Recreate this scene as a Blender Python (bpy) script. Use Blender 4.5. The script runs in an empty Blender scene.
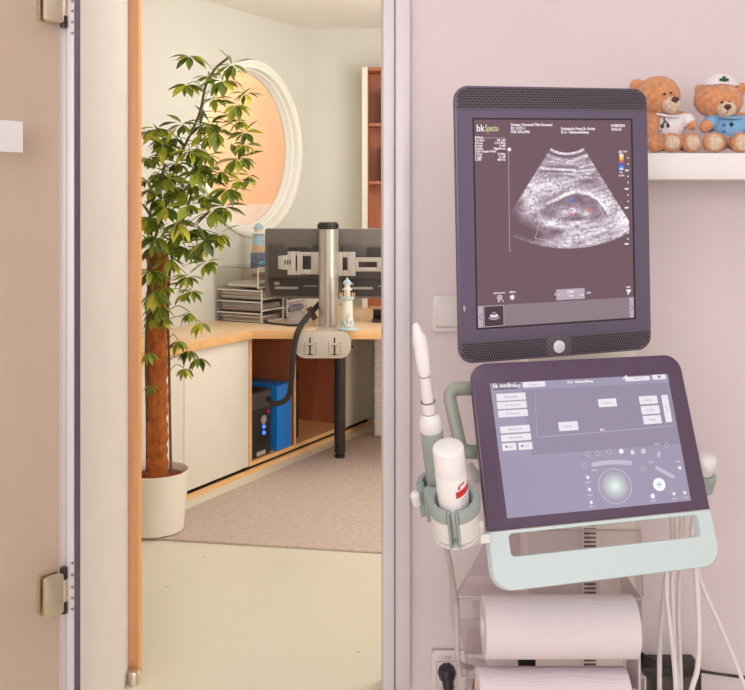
import bpy, bmesh, math, random
from mathutils import Vector, Matrix, noise
random.seed(7)
PI = math.pi
S = bpy.context.scene
COL = S.collection
HC = 1.31                      # camera height
F, CX, HY = 1000.0, 372.5, 200.0

def px(x, y, Y):
    """photo pixel + distance from the camera -> point"""
    return Vector(((x-CX)/F*Y, Y, HC-(y-HY)/F*Y))

# ------------------------------------------------------------------ materials
def lin(c):
    return tuple(((v/255)/12.92 if v/255 <= .04045 else ((v/255+.055)/1.055)**2.4) for v in c[:3])+(1.0,)

MATS = {}
def nodes_of(name):
    m = bpy.data.materials.new(name); m.use_nodes = True
    nt = m.node_tree
    return m, nt, nt.nodes['Principled BSDF'], nt.nodes['Material Output']

def mat(name, c, rough=.5, metal=0, var=.06, vscale=8, bump=0, bscale=200, spec=.5, emit=None, estr=1, coat=0, trans=0, sheen=0, stretch=None):
    """plain surface: colour varied by object-space noise, optional fine bump"""
    if name in MATS: return MATS[name]
    m, nt, b, out = nodes_of(name)
    N, L = nt.nodes.new, nt.links.new
    tc = N('ShaderNodeTexCoord'); src = tc.outputs['Object']
    if stretch:
        mp = N('ShaderNodeMapping'); mp.inputs['Scale'].default_value = stretch
        L(src, mp.inputs['Vector']); src = mp.outputs['Vector']
    nz = N('ShaderNodeTexNoise'); nz.inputs['Scale'].default_value = vscale; nz.inputs['Detail'].default_value = 4
    L(src, nz.inputs['Vector'])
    l = lin(c)
    rp = N('ShaderNodeValToRGB')
    rp.color_ramp.elements[0].position = .3; rp.color_ramp.elements[1].position = .7
    rp.color_ramp.elements[0].color = tuple(v*(1-var) for v in l[:3])+(1,)
    rp.color_ramp.elements[1].color = tuple(min(1, v*(1+var)) for v in l[:3])+(1,)
    L(nz.outputs['Fac'], rp.inputs['Fac']); L(rp.outputs['Color'], b.inputs['Base Color'])
    b.inputs['Roughness'].default_value = rough; b.inputs['Metallic'].default_value = metal
    b.inputs['Specular IOR Level'].default_value = spec
    b.inputs['Coat Weight'].default_value = coat; b.inputs['Coat Roughness'].default_value = .05
    b.inputs['Transmission Weight'].default_value = trans
    b.inputs['Sheen Weight'].default_value = sheen
    if emit:
        b.inputs['Emission Color'].default_value = lin(emit); b.inputs['Emission Strength'].default_value = estr
    if bump:
        n2 = N('ShaderNodeTexNoise'); n2.inputs['Scale'].default_value = bscale; n2.inputs['Detail'].default_value = 3
        L(src, n2.inputs['Vector'])
        bp = N('ShaderNodeBump'); bp.inputs['Strength'].default_value = bump; bp.inputs['Distance'].default_value = .004
        L(n2.outputs['Fac'], bp.inputs['Height']); L(bp.outputs['Normal'], b.inputs['Normal'])
    MATS[name] = m
    return m

def wood(name, c1, c2, rot=0, scale=(1.2, 14, 14), rough=.45):
    m, nt, b, out = nodes_of(name); N, L = nt.nodes.new, nt.links.new
    tc = N('ShaderNodeTexCoord'); mp = N('ShaderNodeMapping')
    m0 = N('ShaderNodeMapping'); m0.inputs['Rotation'].default_value = (0, 0, -rot)
    mp.inputs['Scale'].default_value = scale
    L(tc.outputs['Object'], m0.inputs['Vector']); L(m0.outputs['Vector'], mp.inputs['Vector'])
    nz = N('ShaderNodeTexNoise'); nz.inputs['Scale'].default_value = 2.2; nz.inputs['Detail'].default_value = 7
    nz.inputs['Roughness'].default_value = .6; nz.inputs['Distortion'].default_value = .6
    L(mp.outputs['Vector'], nz.inputs['Vector'])
    rp = N('ShaderNodeValToRGB'); rp.color_ramp.elements[0].position = .32; rp.color_ramp.elements[1].position = .68
    rp.color_ramp.elements[0].color = lin(c1); rp.color_ramp.elements[1].color = lin(c2)
    L(nz.outputs['Fac'], rp.inputs['Fac']); L(rp.outputs['Color'], b.inputs['Base Color'])
    b.inputs['Roughness'].default_value = rough
    MATS[name] = m
    return m

def clear(name, tint, rough=.03, gl=1.0):
    """thin clear sheet: transparent, with a fresnel reflection"""
    m, nt, b, out = nodes_of(name); N, L = nt.nodes.new, nt.links.new
    nt.nodes.remove(b)
    t = N('ShaderNodeBsdfTransparent'); t.inputs['Color'].default_value = lin(tint)
    g = N('ShaderNodeBsdfGlossy'); g.inputs['Roughness'].default_value = rough
    lw = N('ShaderNodeLayerWeight'); lw.inputs['Blend'].default_value = .5
    pw = N('ShaderNodeMath'); pw.operation = 'POWER'; pw.inputs[1].default_value = 4; L(lw.outputs['Facing'], pw.inputs[0])
    mu = N('ShaderNodeMath'); mu.operation = 'MULTIPLY_ADD'; mu.inputs[1].default_value = .8*gl; mu.inputs[2].default_value = .03*gl; mu.use_clamp = True
    L(pw.outputs[0], mu.inputs[0])
    mx = N('ShaderNodeMixShader'); L(mu.outputs[0], mx.inputs[0]); L(t.outputs[0], mx.inputs[1]); L(g.outputs[0], mx.inputs[2])
    L(mx.outputs[0], out.inputs['Surface'])
    MATS[name] = m
    return m

def glow(name, c, strength=1.0, gloss=.12):
    """a lit screen colour under glass"""
    if name in MATS: return MATS[name]
    m, nt, b, out = nodes_of(name)
    b.inputs['Base Color'].default_value = (.01, .01, .01, 1); b.inputs['Roughness'].default_value = gloss
    b.inputs['Specular IOR Level'].default_value = .25
    N, L = nt.nodes.new, nt.links.new
    if c is None:
        at = N('ShaderNodeAttribute'); at.attribute_name = 'Col'; L(at.outputs['Color'], b.inputs['Emission Color'])
    else:
        b.inputs['Emission Color'].default_value = lin(c)
    b.inputs['Emission Strength'].default_value = strength
    MATS[name] = m
    return m

# ------------------------------------------------------------------ mesh builder
class MB:
    def __init__(s): s.b = bmesh.new(); s.mi = 0
    def _new(s, faces):
        for f in faces: f.material_index = s.mi
        return faces
    def poly(s, pts):
        f = s.b.faces.new([s.b.verts.new(p) for p in pts]); s._new([f]); return f
    def box(s, c, size, rot=None, bevel=0, seg=2):
        M = Matrix.Translation(Vector(c)) @ (rot.to_4x4() if rot else Matrix()) @ Matrix.Diagonal((*size, 1))
        r = bmesh.ops.create_cube(s.b, size=1, matrix=M)
        vs = set(r['verts']); fs = {f for v in vs for f in v.link_faces}; s._new(fs)
        if bevel:
            es = list({e for v in vs for e in v.link_edges})
            r2 = bmesh.ops.bevel(s.b, geom=es, offset=bevel, segments=seg, profile=.5, affect='EDGES')
            s._new(r2['faces'])
        return s
    def bx(s, x0, x1, y0, y1, z0, z1, bevel=0):
        return s.box(((x0+x1)/2, (y0+y1)/2, (z0+z1)/2), (abs(x1-x0), abs(y1-y0), abs(z1-z0)), None, bevel)
    def prism(s, pts, ext, bevel=0, seg=2):
        """closed outline (3-D points) pushed along ext"""
        ext = Vector(ext); n = len(pts)
        a = [s.b.verts.new(p) for p in pts]; c = [s.b.verts.new(Vector(p)+ext) for p in pts]
        fs = [s.b.faces.new(a[::-1]), s.b.faces.new(c)]
        rim = []
        for i in range(n):
            j = (i+1) % n
            fs.append(s.b.faces.new((a[i], a[j], c[j], c[i])))
        s._new(fs)
        bmesh.ops.recalc_face_normals(s.b, faces=fs)
        if bevel:
            es = [e for f in fs[:2] for e in f.edges]
            r = bmesh.ops.bevel(s.b, geom=es, offset=bevel, segments=seg, profile=.5, affect='EDGES'); s._new(r['faces'])
        return s
    def rings(s, rings, cap0=True, cap1=True, closed=True):
        """skin a list of equal rings of points"""
        vr = [[s.b.verts.new(p) for p in r] for r in rings]; fs = []
        n = len(rings[0])
        for a, c in zip(vr, vr[1:]):
            for i in range(n if closed else n-1):
                j = (i+1) % n
                fs.append(s.b.faces.new((a[i], a[j], c[j], c[i])))
        if cap0: fs.append(s.b.faces.new(vr[0][::-1]))
        if cap1: fs.append(s.b.faces.new(vr[-1]))
        s._new(fs); bmesh.ops.recalc_face_normals(s.b, faces=fs)
        return s
    def lathe(s, o, axis, prof, seg=28, xdir=None, cap0=True, cap1=True):
        """profile [(r, h)] turned round axis at o"""
        a = Vector(axis).normalized()
        x = (Vector(xdir) if xdir else (Vector((1, 0, 0)) if abs(a.x) < .9 else Vector((0, 1, 0))))
        x = (x-a*x.dot(a)).normalized(); y = a.cross(x)
        R = [[Vector(o)+a*h+(x*math.cos(2*PI*i/seg)+y*math.sin(2*PI*i/seg))*max(r, 1e-5) for i in range(seg)] for r, h in prof]
        return s.rings(R, cap0, cap1)
    def cyl(s, p0, p1, r0, r1=None, seg=20):
        p0, p1 = Vector(p0), Vector(p1)
        return s.lathe(p0, p1-p0, [(r0, 0), (r0 if r1 is None else r1, (p1-p0).length)], seg)
    def tube(s, pts, r, seg=10, smooth=6, cap=True, flat=1.0):
        pts = spline([Vector(p) for p in pts], smooth) if smooth else [Vector(p) for p in pts]
        R = []; up = None
        for i, p in enumerate(pts):
            t = (pts[min(i+1, len(pts)-1)]-pts[max(i-1, 0)]).normalized()
            if up is None: up = Vector((0, 1, 0)) if abs(t.y) < .9 else Vector((1, 0, 0))
            u = (up-t*up.dot(t)).normalized(); v = t.cross(u); up = u
            rr = r[min(int(i*len(r)/len(pts)), len(r)-1)] if isinstance(r, (list, tuple)) else r
            R.append([p+(u*math.cos(2*PI*k/seg)*flat+v*math.sin(2*PI*k/seg))*rr for k in range(seg)])
        return s.rings(R, cap, cap)
    def ell(s, c, r, rot=None, u=24, v=16):
        M = Matrix.Translation(Vector(c)) @ (rot.to_4x4() if rot else Matrix()) @ Matrix.Diagonal((*(r if hasattr(r, '__len__') else (r, r, r)), 1))
        q = bmesh.ops.create_uvsphere(s.b, u_segments=u, v_segments=v, radius=1, matrix=M)
        s._new({f for w in q['verts'] for f in w.link_faces}); return s
    def capsule(s, p0, p1, r0, r1=None, n=6):
        r1 = r0 if r1 is None else r1
        p0, p1 = Vector(p0), Vector(p1)
        for k in range(n+1):
            t = k/n; s.ell(p0.lerp(p1, t), r0+(r1-r0)*t, None, 16, 10)
        return s
    def build(s, name, m, parent=None, sharp=38, smooth=True):
        bm = s.b
        if smooth:
            for f in bm.faces: f.smooth = True
            lim = math.radians(sharp)
            for e in bm.edges:
                if len(e.link_faces) == 2 and e.calc_face_angle(0) > lim: e.smooth = False
        me = bpy.data.meshes.new(name)
        cs = [v.co for v in bm.verts]
        c = Vector([(min(q[i] for q in cs)+max(q[i] for q in cs))/2 for i in range(3)])
        bmesh.ops.translate(bm, verts=bm.verts, vec=-c)
        bm.to_mesh(me); bm.free()
        for mm in (m if isinstance(m, (list, tuple)) else [m]): me.materials.append(mm)
        return link(name, me, c, parent)

WPOS = {}
def link(name, me, c, parent=None):
    o = bpy.data.objects.new(name, me); COL.objects.link(o)
    o.location = c; WPOS[o.name] = Vector(c)
    if parent:
        o.parent = parent; o.matrix_parent_inverse = Matrix.Translation(-WPOS[parent.name])
    return o

def spline(p, n):
    if len(p) < 3: return p
    out = []
    q = [p[0]*2-p[1]]+p+[p[-1]*2-p[-2]]
    for i in range(1, len(q)-2):
        a, b, c, d = q[i-1:i+3]
        for k in range(n):
            t = k/n
            out.append(.5*((2*b)+(c-a)*t+(2*a-5*b+4*c-d)*t*t+(3*b-a-3*c+d)*t**3))
    out.append(p[-1])
    return out

def tag(o, label=None, cat=None, group=None, kind=None):
    if label: o['label'] = label
    if cat: o['category'] = cat
    if group: o['group'] = group
    if kind: o['kind'] = kind
    return o
def thing(name, loc, label, cat, group=None):
    o = bpy.data.objects.new(name, None); COL.objects.link(o); o.location = loc; WPOS[o.name] = Vector(loc)
    o.empty_display_size = .05
    return tag(o, label, cat, group)
def struct(o): o['kind'] = 'structure'; return o

class Frame:
    """a flat face standing in the room: origin, right, up, outward"""
    def __init__(s, o, U, V, N): s.o, s.U, s.V, s.N = Vector(o), Vector(U), Vector(V), Vector(N)
    def at(s, u, v, n=0): return s.o+s.U*u+s.V*v+s.N*n
    def uv(s, x, y, n=0):
        d = px(x, y, 1)-Vector((0, 0, HC)); c = Vector((0, 0, HC)); o = s.o+s.N*n
        t = (o-c).dot(s.N)/d.dot(s.N); p = c+d*t-o
        return p.dot(s.U), p.dot(s.V)
    def pp(s, x, y, n=0): return s.at(*s.uv(x, y, n), n)
    def rot(s): return Matrix((s.U, -s.N, s.V)).transposed()

def rrect(u0, u1, v0, v1, r, n=6):
    out = []
    for cx, cy, a in ((u1-r, v1-r, 0), (u0+r, v1-r, 90), (u0+r, v0+r, 180), (u1-r, v0+r, 270)):
        for k in range(n+1):
            t = math.radians(a+90*k/n); out.append((cx+r*math.cos(t), cy+r*math.sin(t)))
    return out

# text as flat faces: returns verts2d, faces
TXT = {}
def text2d(t):
    if t in TXT: return TXT[t]
    cu = bpy.data.curves.new('lettering', 'FONT'); cu.body = t; cu.size = 1; cu.resolution_u = 2
    o = bpy.data.objects.new('lettering', cu); COL.objects.link(o)
    dg = bpy.context.evaluated_depsgraph_get(); ev = o.evaluated_get(dg); me = ev.to_mesh()
    vs = [(v.co.x, v.co.y) for v in me.vertices]; fs = [tuple(p.vertices) for p in me.polygons]
    ev.to_mesh_clear(); bpy.data.objects.remove(o); bpy.data.curves.remove(cu)
    TXT[t] = (vs, fs); return TXT[t]

class Panel:
    """flat picture of a screen: patches stacked a hair apart in one frame"""
    def __init__(s, fr): s.f = fr; s.m = MB(); s.mats = []; s.k = 0
    def slot(s, m):
        if m not in s.mats: s.mats.append(m)
        s.m.mi = s.mats.index(m)
    def face(s, uvs, m, n):
        s.slot(m); f = s.m.poly([s.f.at(u, v, n) for u, v in uvs]); f.normal_update()
        if f.normal.dot(s.f.N) < 0: f.normal_flip()
    def rect(s, a, b, m, n=.0006, r=0):
        """a, b: photo pixels of opposite corners"""
        u0, v0 = s.f.uv(*a); u1, v1 = s.f.uv(*b)
        s.rectuv(min(u0, u1), max(u0, u1), min(v0, v1), max(v0, v1), m, n, r)
    def rectuv(s, u0, u1, v0, v1, m, n=.0006, r=0):
        s.face(rrect(u0, u1, v0, v1, r, 3) if r else [(u0, v0), (u1, v0), (u1, v1), (u0, v1)], m, n)
    def disc(s, c, rpx, m, n=.0009, inner=0):
        u, v = s.f.uv(*c); r = rpx*.00172
        if inner:
            ri = inner*.00172
            for k in range(16):
                a, b = 2*PI*k/16, 2*PI*(k+1)/16
                s.face([(u+q*math.cos(t), v+.91*q*math.sin(t)) for q, t in ((r, a), (r, b), (ri, b), (ri, a))], m, n)
        else:
            s.face([(u+r*math.cos(2*PI*k/20), v+.91*r*math.sin(2*PI*k/20)) for k in range(20)], m, n)
    def line(s, pts, w, m, n=.0009):
        q = [s.f.uv(*p) for p in pts]
        for a, b in zip(q, q[1:]):
            d = Vector((b[0]-a[0], b[1]-a[1])).normalized(); e = Vector((-d.y, d.x))*w/2
            s.face([(a[0]-e.x, a[1]-e.y), (b[0]-e.x, b[1]-e.y), (b[0]+e.x, b[1]+e.y), (a[0]+e.x, a[1]+e.y)], m, n)
    def text(s, t, at, h, m, n=.0010, align='l', width=None, bold=False):
        """at: photo pixel of the left (or right) end of the baseline; h letter height in metres"""
        vs, fs = text2d(t); k = h/.7
        w = max(v[0] for v in vs)
        kx = width/w if width else k
        u, v = s.f.uv(*at); off = -w*kx if align == 'r' else (-w*kx/2 if align == 'c' else 0)
        s.slot(m)
        for du in ((0, .00055) if bold else (0,)):
          bv = [s.m.b.verts.new(s.f.at(u+off+a*kx+du, v+b*k, n+du*.02)) for a, b in vs]
          for f in fs:
              try: q = s.m.b.faces.new([bv[i] for i in f])
              except ValueError: continue
              q.material_index = s.m.mi; q.normal_update()
              if q.normal.dot(s.f.N) < 0: q.normal_flip()
    def build(s, name, parent): return s.m.build(name, s.mats, parent, smooth=False)

def vnoise(x, y):
    return noise.noise(Vector((x, y, 3.7)))*.5+.5

# poses of the machine's two panels: centre, turn (yaw, pitch, roll), width and height
KM_O, KM_A, KM_S = (.33084, 1.80, 1.27042), (.32053, .0012, -.02064), (.38986, .4858)
KK_O, KK_A, KK_S = (.37321, 1.68, .86448), (.29776, -.33557, .0051), (.41021, .35885)

# ================================================================== the setting
M_pink = mat('pink_plaster', (229, 213, 216), .8, var=.02, vscale=3, bump=.12, bscale=160)
M_white = mat('white_paint', (242, 234, 228), .7, var=.02, bump=.05, bscale=120)
M_ceil = mat('ceiling_paint', (244, 240, 232), .9, var=.015)
M_grey = mat('pale_grey_plaster', (222, 219, 208), .85, var=.03, vscale=2, bump=.1, bscale=120)
M_alu = mat('lilac_aluminium', (222, 212, 218), .4, metal=.1, var=.02)
M_gapshade = mat('gap_shade', (98, 80, 108), .6)
M_oak = wood('oak_lining', (222, 156, 108), (238, 178, 132), scale=(14, 14, 1.0))
M_oakedge = wood('oak_edge', (242, 172, 92), (250, 188, 108), scale=(14, 14, 1.0))
M_steel = mat('brushed_steel', (226, 214, 196), .36, metal=1, var=.05, vscale=30)

def floor_mat():
    m, nt, b, out = nodes_of('cream_resin_floor'); N, L = nt.nodes.new, nt.links.new
    tc = N('ShaderNodeTexCoord')
    v = N('ShaderNodeTexVoronoi'); v.inputs['Scale'].default_value = 7
    L(tc.outputs['Object'], v.inputs['Vector'])
    lt = N('ShaderNodeMath'); lt.operation = 'LESS_THAN'; lt.inputs[1].default_value = .045; L(v.outputs['Distance'], lt.inputs[0])
    nz = N('ShaderNodeTexNoise'); nz.inputs['Scale'].default_value = 3; L(tc.outputs['Object'], nz.inputs['Vector'])
    rp = N('ShaderNodeValToRGB'); rp.color_ramp.elements[0].color = lin((224, 217, 194)); rp.color_ramp.elements[1].color = lin((233, 227, 206))
    L(nz.outputs['Fac'], rp.inputs['Fac'])
    mx = N('ShaderNodeMixRGB'); mx.inputs['Color2'].default_value = lin((176, 166, 146))
    sc = N('ShaderNodeMath'); sc.operation = 'MULTIPLY'; sc.inputs[1].default_value = .7; L(lt.outputs[0], sc.inputs[0])
    L(sc.outputs[0], mx.inputs['Fac']); L(rp.outputs['Color'], mx.inputs['Color1']); L(mx.outputs['Color'], b.inputs['Base Color'])
    b.inputs['Roughness'].default_value = .38
    return m
M_floor = floor_mat()

DW = 2.27                       # distance of the pink partition
XL = (79-CX)/F*DW               # left side of the opening
XR = (383-CX)/F*DW
DB = 2.73                       # its far side
HEAD = 2.16
d1 = Vector((.474, .880, 0)).normalized(); n1 = Vector((d1.y, -d1.x, 0))
W0 = Vector((-.784, 5.227, 0))  # office left wall, runs along d1
def w1(t, z=0, n=0): return W0+d1*t+n1*n+Vector((0, 0, z))
CORNER = w1(.79)
d2 = Vector((1, -.02, 0)).normalized(); n2 = Vector((d2.y, -d2.x, 0))   # right-hand office wall
def w2(t, z=0, n=0): return CORNER+d2*t+n2*n+Vector((0, 0, z))
HO = 2.325                      # office ceiling

m = MB(); m.bx(-2.6, 2.6, -2.4, 6.6, -.08, 0); struct(m.build('floor', M_floor))
m = MB(); m.bx(-2.4, 2.4, -2.3, DW, 2.6, 2.68); struct(m.build('ceiling', M_ceil))
m = MB(); m.bx(-2.4, -2.3, -2.3, DW+.4, 0, 2.6); struct(m.build('wall_left', M_white))
m = MB(); m.bx(2.3, 2.4, -2.3, DW, 0, 2.6); struct(m.build('wall_right', M_white))
m = MB(); m.bx(-2.4, 2.4, -2.4, -2.3, 0, 2.6); struct(m.build('wall_back', M_white))
# the partition: right of the opening, left of it, and over it
m = MB()
m.bx(XR+.004, 2.3, DW, DB, 0, 2.6)
m.bx(-2.3, XL-.012, DW, DB, 0, 2.6)
m.bx(XL-.012, XR+.004, DW, DB, HEAD, 2.6)
struct(m.build('wall_front', M_pink))
# office ceiling and walls
m = MB(); m.prism([Vector((-2.6, DB-.02, HO)), Vector((2.4, DB-.02, HO)), Vector((2.4, 6.4, HO)), Vector((-2.6, 6.4, HO))], (0, 0, .06)); struct(m.build('ceiling_office', M_ceil))
m = MB()
NS = 72; WT, WZ, WR, WI = .28, 1.594, .485, .425   # round window: place on the wall, height, outer and inner radius
def ringpt(a, r, n): return w1(WT+r*math.cos(a), WZ+r*math.sin(a), n)
# left office wall with a round hole: bridge circle to its outer rectangle
T0, T1 = -2.85, .79
def hit(a, zl, zh):
    c, s_ = math.cos(a), math.sin(a); k = []
    if c > 1e-9: k.append((T1-WT)/c)
    if c < -1e-9: k.append((T0-WT)/c)
    if s_ > 1e-9: k.append((zh-WZ)/s_)
    if s_ < -1e-9: k.append((zl-WZ)/s_)
    q = min(k); return WT+c*q, WZ+s_*q
angs = sorted([2*PI*i/NS for i in range(NS)]+[math.atan2(z-WZ, t-WT) % (2*PI) for t, z in ((T1, HO), (T0, HO), (T0, 0), (T1, 0))])
inn = [ringpt(a, WR-.02, 0) for a in angs]; outr = [w1(*hit(a, 0, HO)) for a in angs]
m.rings([inn, outr], False, False)
inn2 = [ringpt(a, WR-.02, -.07) for a in angs]; outr2 = [w1(*hit(a, 0, HO), -.07) for a in angs]
m.rings([inn2, outr2], False, False); m.rings([inn, inn2], False, False); m.rings([outr, outr2], False, False)
struct(m.build('wall_office_left', M_grey, smooth=False))
m = MB(); m.prism([w2(0), w2(2.5), w2(2.5, 0, -.1), w2(-.0, 0, -.1)], (0, 0, HO)); struct(m.build('wall_office_far', M_grey))
m = MB(); m.bx(1.9, 2.0, DB, w2(2.5).y+.1, 0, HO); struct(m.build('wall_office_right', M_grey))

# round window > frame, pane
M_ring = mat('window_moulding', (250, 248, 238), .45, var=.01)
win = struct(thing('window_1', w1(WT, WZ), None, None))
m = MB()
prof = [(WR-.021, -.072), (WR-.021, .003), (WR, .003), (WR, .010), (WR-.008, .014), (WR-.022, .013), (WR-.026, .009), (WR-.048, .007), (WR-.052, -.02), (WR-.058, -.024), (WR-.062, -.055), (WR-.067, -.062), (WR-.067, -.073)]
m.rings([[ringpt(2*PI*i/96, r, n) for i in range(96)] for r, n in prof], False, False)
m.build('window_frame', M_ring, win)
m = MB(); m.prism([ringpt(2*PI*i/64, WR-.068, -.062) for i in range(64)], n1*-.008)
m.build('window_pane', clear('window_glass', (250, 246, 240), .02), win)
# what lies behind the round window: the next room's peach wall over a paler dado
M_peach = mat('peach_plaster', (250, 192, 150), .9, var=.04, vscale=2.5)
M_dado = mat('pale_dado', (246, 218, 200), .9, var=.03)
m = MB(); m.prism([w1(-3.2, 1.26, -2.0), w1(5, 1.26, -2.0), w1(5, 2.6, -2.0), w1(-3.2, 2.6, -2.0)], n1*-.05); struct(m.build('wall_beyond', M_peach))
m = MB(); m.prism([w1(-3.2, 0, -1.99), w1(5, 0, -1.99), w1(5, 1.27, -1.99), w1(-3.2, 1.27, -1.99)], n1*-.05); struct(m.build('wall_beyond_dado', M_dado))

# frame of the opening
m = MB()
x0 = (60-CX)/F*DW; x1 = (74.5-CX)/F*DW
m.bx((61-CX)/F*(DW-.018), (66-CX)/F*(DW-.018), DW-.018, DW+.03, 0, 2.16, .002)
m.bx((66-CX)/F*(DW-.03), (74-CX)/F*(DW-.03), DW-.03, DW+.03, 0, 2.16, .002)
m.mi = 1; m.bx((74-CX)/F*(DW-.03)+.0003, (74-CX)/F*(DW-.03)+.0016, DW-.027, DW+.03, 0, 2.16); m.bx((74-CX)/F*(DW-.03)+.0016, XL-.0005, DW-.002, DW+.03, 0, 2.16)  # dark strips colour in the shadow gap beside the post
m.mi = 2
for y in (-9, 1, 11, 22, 33, 563, 575, 587, 598, 609, 640+60): 
    p = px(72.5, y, DW-.031); m.ell((p.x, p.y, p.z), (.0032, .0015, .0032), None, 12, 8)
struct(m.build('trim_1', [M_alu, M_gapshade, mat('screw_metal', (150, 136, 120), .35, metal=.8)]))
m = MB()
zc = px(0, 685, DW).z
m.bx(XR, (394-CX)/F*DW, DW-.028, DB, 0, 2.16, .002)
m.mi = 1; m.bx((394-CX)/F*DW, (395-CX)/F*DW, DW-.02, DW-.001, 0, 2.16)
m.mi = 0; m.bx((395-CX)/F*DW, (410-CX)/F*DW, DW-.022, DW, zc, 2.16, .003)
struct(m.build('trim_2', [M_alu, mat('frame_joint', (150, 140, 160), .6)]))
m = MB(); m.bx(XL-.012, XL, DW+.012, DB, 0, HEAD); struct(m.build('trim_3', M_white))
# oak lining post at the far end of the reveal, brushed stop at its foot
m = MB(); xa = (128-CX)/F*DB; xb = (138-CX)/F*DB; yb = DB+.036
m.bx(xa-.03, xb, DB+.001, yb, 0, HEAD, .001); m.mi = 1
m.bx(xb, xb+.0015, DB+.002, yb, 0, HEAD)
struct(m.build('trim_4', [M_oak, M_oakedge]))
m = MB(); p = px(133.5, 683, DB-.03)
m.lathe((p.x, DB-.022, 0), (0, 0, 1), [(.017, 0), (.017, .03), (.014, .036), (.004, .037)], 20)
tag(m.build('door_stop', M_steel), 'small brushed metal stop on the floor at the foot of the oak post', 'door stop')

# glass door, swung towards the camera on its hinges
dg = Vector((-.61, -.79, 0)).normalized(); ng = Vector((.79, -.61, 0)).normalized()
H0 = Vector(((61.5-CX)/F*(DW-.04), DW-.04, 0))
fg = Frame(H0, -dg, Vector((0, 0, 1)), Vector((ng.x, ng.y, 0)))
door = struct(thing('door_1', H0, None, None))
M_glass = clear('bronze_glass', (248, 244, 236), .10, 1.4)
m = MB(); m.prism([H0+dg*.006, H0+dg*.62, H0+dg*.62+ng*-.01, H0+dg*.006+ng*-.01], (0, 0, 2.1)); 
bmesh.ops.translate(m.b, verts=m.b.verts, vec=(0, 0, .012)); m.build('glass_pane', M_glass, door)
for y0, y1 in ((-22, 22), (576, 617)):
    zt, zb = px(50, y0, 2.2).z, px(50, y1, 2.2).z
    m = MB()
    pts = rrect(-.050, -.002, zb, zt, .008, 4)
    m.prism([fg.at(u, v, .001) for u, v in pts], fg.N*.012, .003)
    m.prism([fg.at(u, v, -.011) for u, v in pts], fg.N*-.012, .003)
    h = m.build('hinge', M_steel, door)
    m = MB(); hh = Vector((H0.x+.003, H0.y+.006, 0))
    m.cyl(hh+Vector((0, 0, zb+.006)), hh+Vector((0, 0, zt-.006)), .007)
    for q in (zb-.006, (zb+zt)/2-.012, zt-.02):
        m.mi = 1 if q != (zb+zt)/2-.012 else 0; m.cyl(hh+Vector((0, 0, q)), hh+Vector((0, 0, q+.026)), .0085)
    m.build('hinge_barrel', [M_steel, mat('hinge_black', (50, 42, 40), .4)], h)
m = MB()
u1, vt = fg.uv(23, 121.5, .002); u0 = u1-.2; vb = fg.uv(23, 152.5, .002)[1]
m.prism([fg.at(u0, vb, .0005), fg.at(u1, vb, .0005), fg.at(u1, vt, .0005), fg.at(u0, vt, .0005)], fg.N*.001)
m.build('sticker', mat('sticker_white', (240, 234, 236), .5, emit=None), door)

# ================================================================== the office
M_fabricrug = mat('rug_loop', (208, 188, 174), .95, var=.10, vscale=55, bump=.5, bscale=320, spec=.1)
rd = Vector((.809, -.14, 0)).normalized()
R0 = Vector((-.781, 4.215, 0))
def isec(p, d, q, e):
    k = d.x*e.y-d.y*e.x; r = q-p
    return p+d*((r.x*e.y-r.y*e.x)/k)
rc = isec(R0, d1, Vector((.033, 3.70, 0)), rd)
m = MB(); m.prism([rc, rc+rd*2.4, Vector((1.4, 5.3, 0)), R0+d1*1.56+Vector((.7, 0, 0)), R0+d1*1.56], (0, 0, .009), .002)
tag(m.build('rug', M_fabricrug), 'flat grey-brown rug on the cream floor in front of the desk', 'rug')

A0 = Vector((-.806, 4.396, 0))                     # foot of the cabinet fronts
def cb(t, z=0, n=0): return A0+d1*t+n1*n+Vector((0, 0, z))
CD = .365                                          # cabinet depth
M_cab = mat('cream_lacquer', (238, 230, 214), .4, var=.015)
M_beech = wood('beech_top', (238, 200, 158), (248, 216, 176), rot=math.atan2(d1.y, d1.x), scale=(1.0, 12, 12), rough=.4)
M_beechedge = wood('beech_edge', (234, 178, 116), (244, 196, 138), rot=0, scale=(1.5, 10, 20), rough=.45)
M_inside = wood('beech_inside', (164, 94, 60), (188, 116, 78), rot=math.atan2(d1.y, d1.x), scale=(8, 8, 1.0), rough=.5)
M_dark = mat('black_plastic', (44, 38, 38), .45)
M_dk2 = mat('charcoal_plastic', (84, 74, 70), .5)
ZT, ZB = .645, .03
rotd = Matrix.Rotation(math.atan2(d1.y, d1.x), 3, 'Z')
def cbox(m, t0, t1, z0, z1, na, nb, bevel=0):
    c = cb((t0+t1)/2, (z0+z1)/2, (na+nb)/2)
    return m.box(c, (t1-t0, abs(nb-na), z1-z0), rotd, bevel)
def cprism(m, t0, t1, z0, z1, na, nb):
    # carcass, cut off where it would run into the far wall
    q = [cb(t0, z0, nb), cb(t1, z0, nb), cb(t1, z0, na), cb(t0, z0, na)]
    yw = lambda x: CORNER.y+(x-CORNER.x)*d2.y/d2.x-.004
    for i in (1, 2):
        if q[i].y > yw(q[i].x):
            k = (yw(q[i].x)-q[i-1 if i == 1 else 3].y)/(q[i].y-q[i-1 if i == 1 else 3].y)
            q[i] = q[0 if i == 1 else 3].lerp(q[i], k*.985)
    return m.prism(q, (0, 0, z1-z0))
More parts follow.
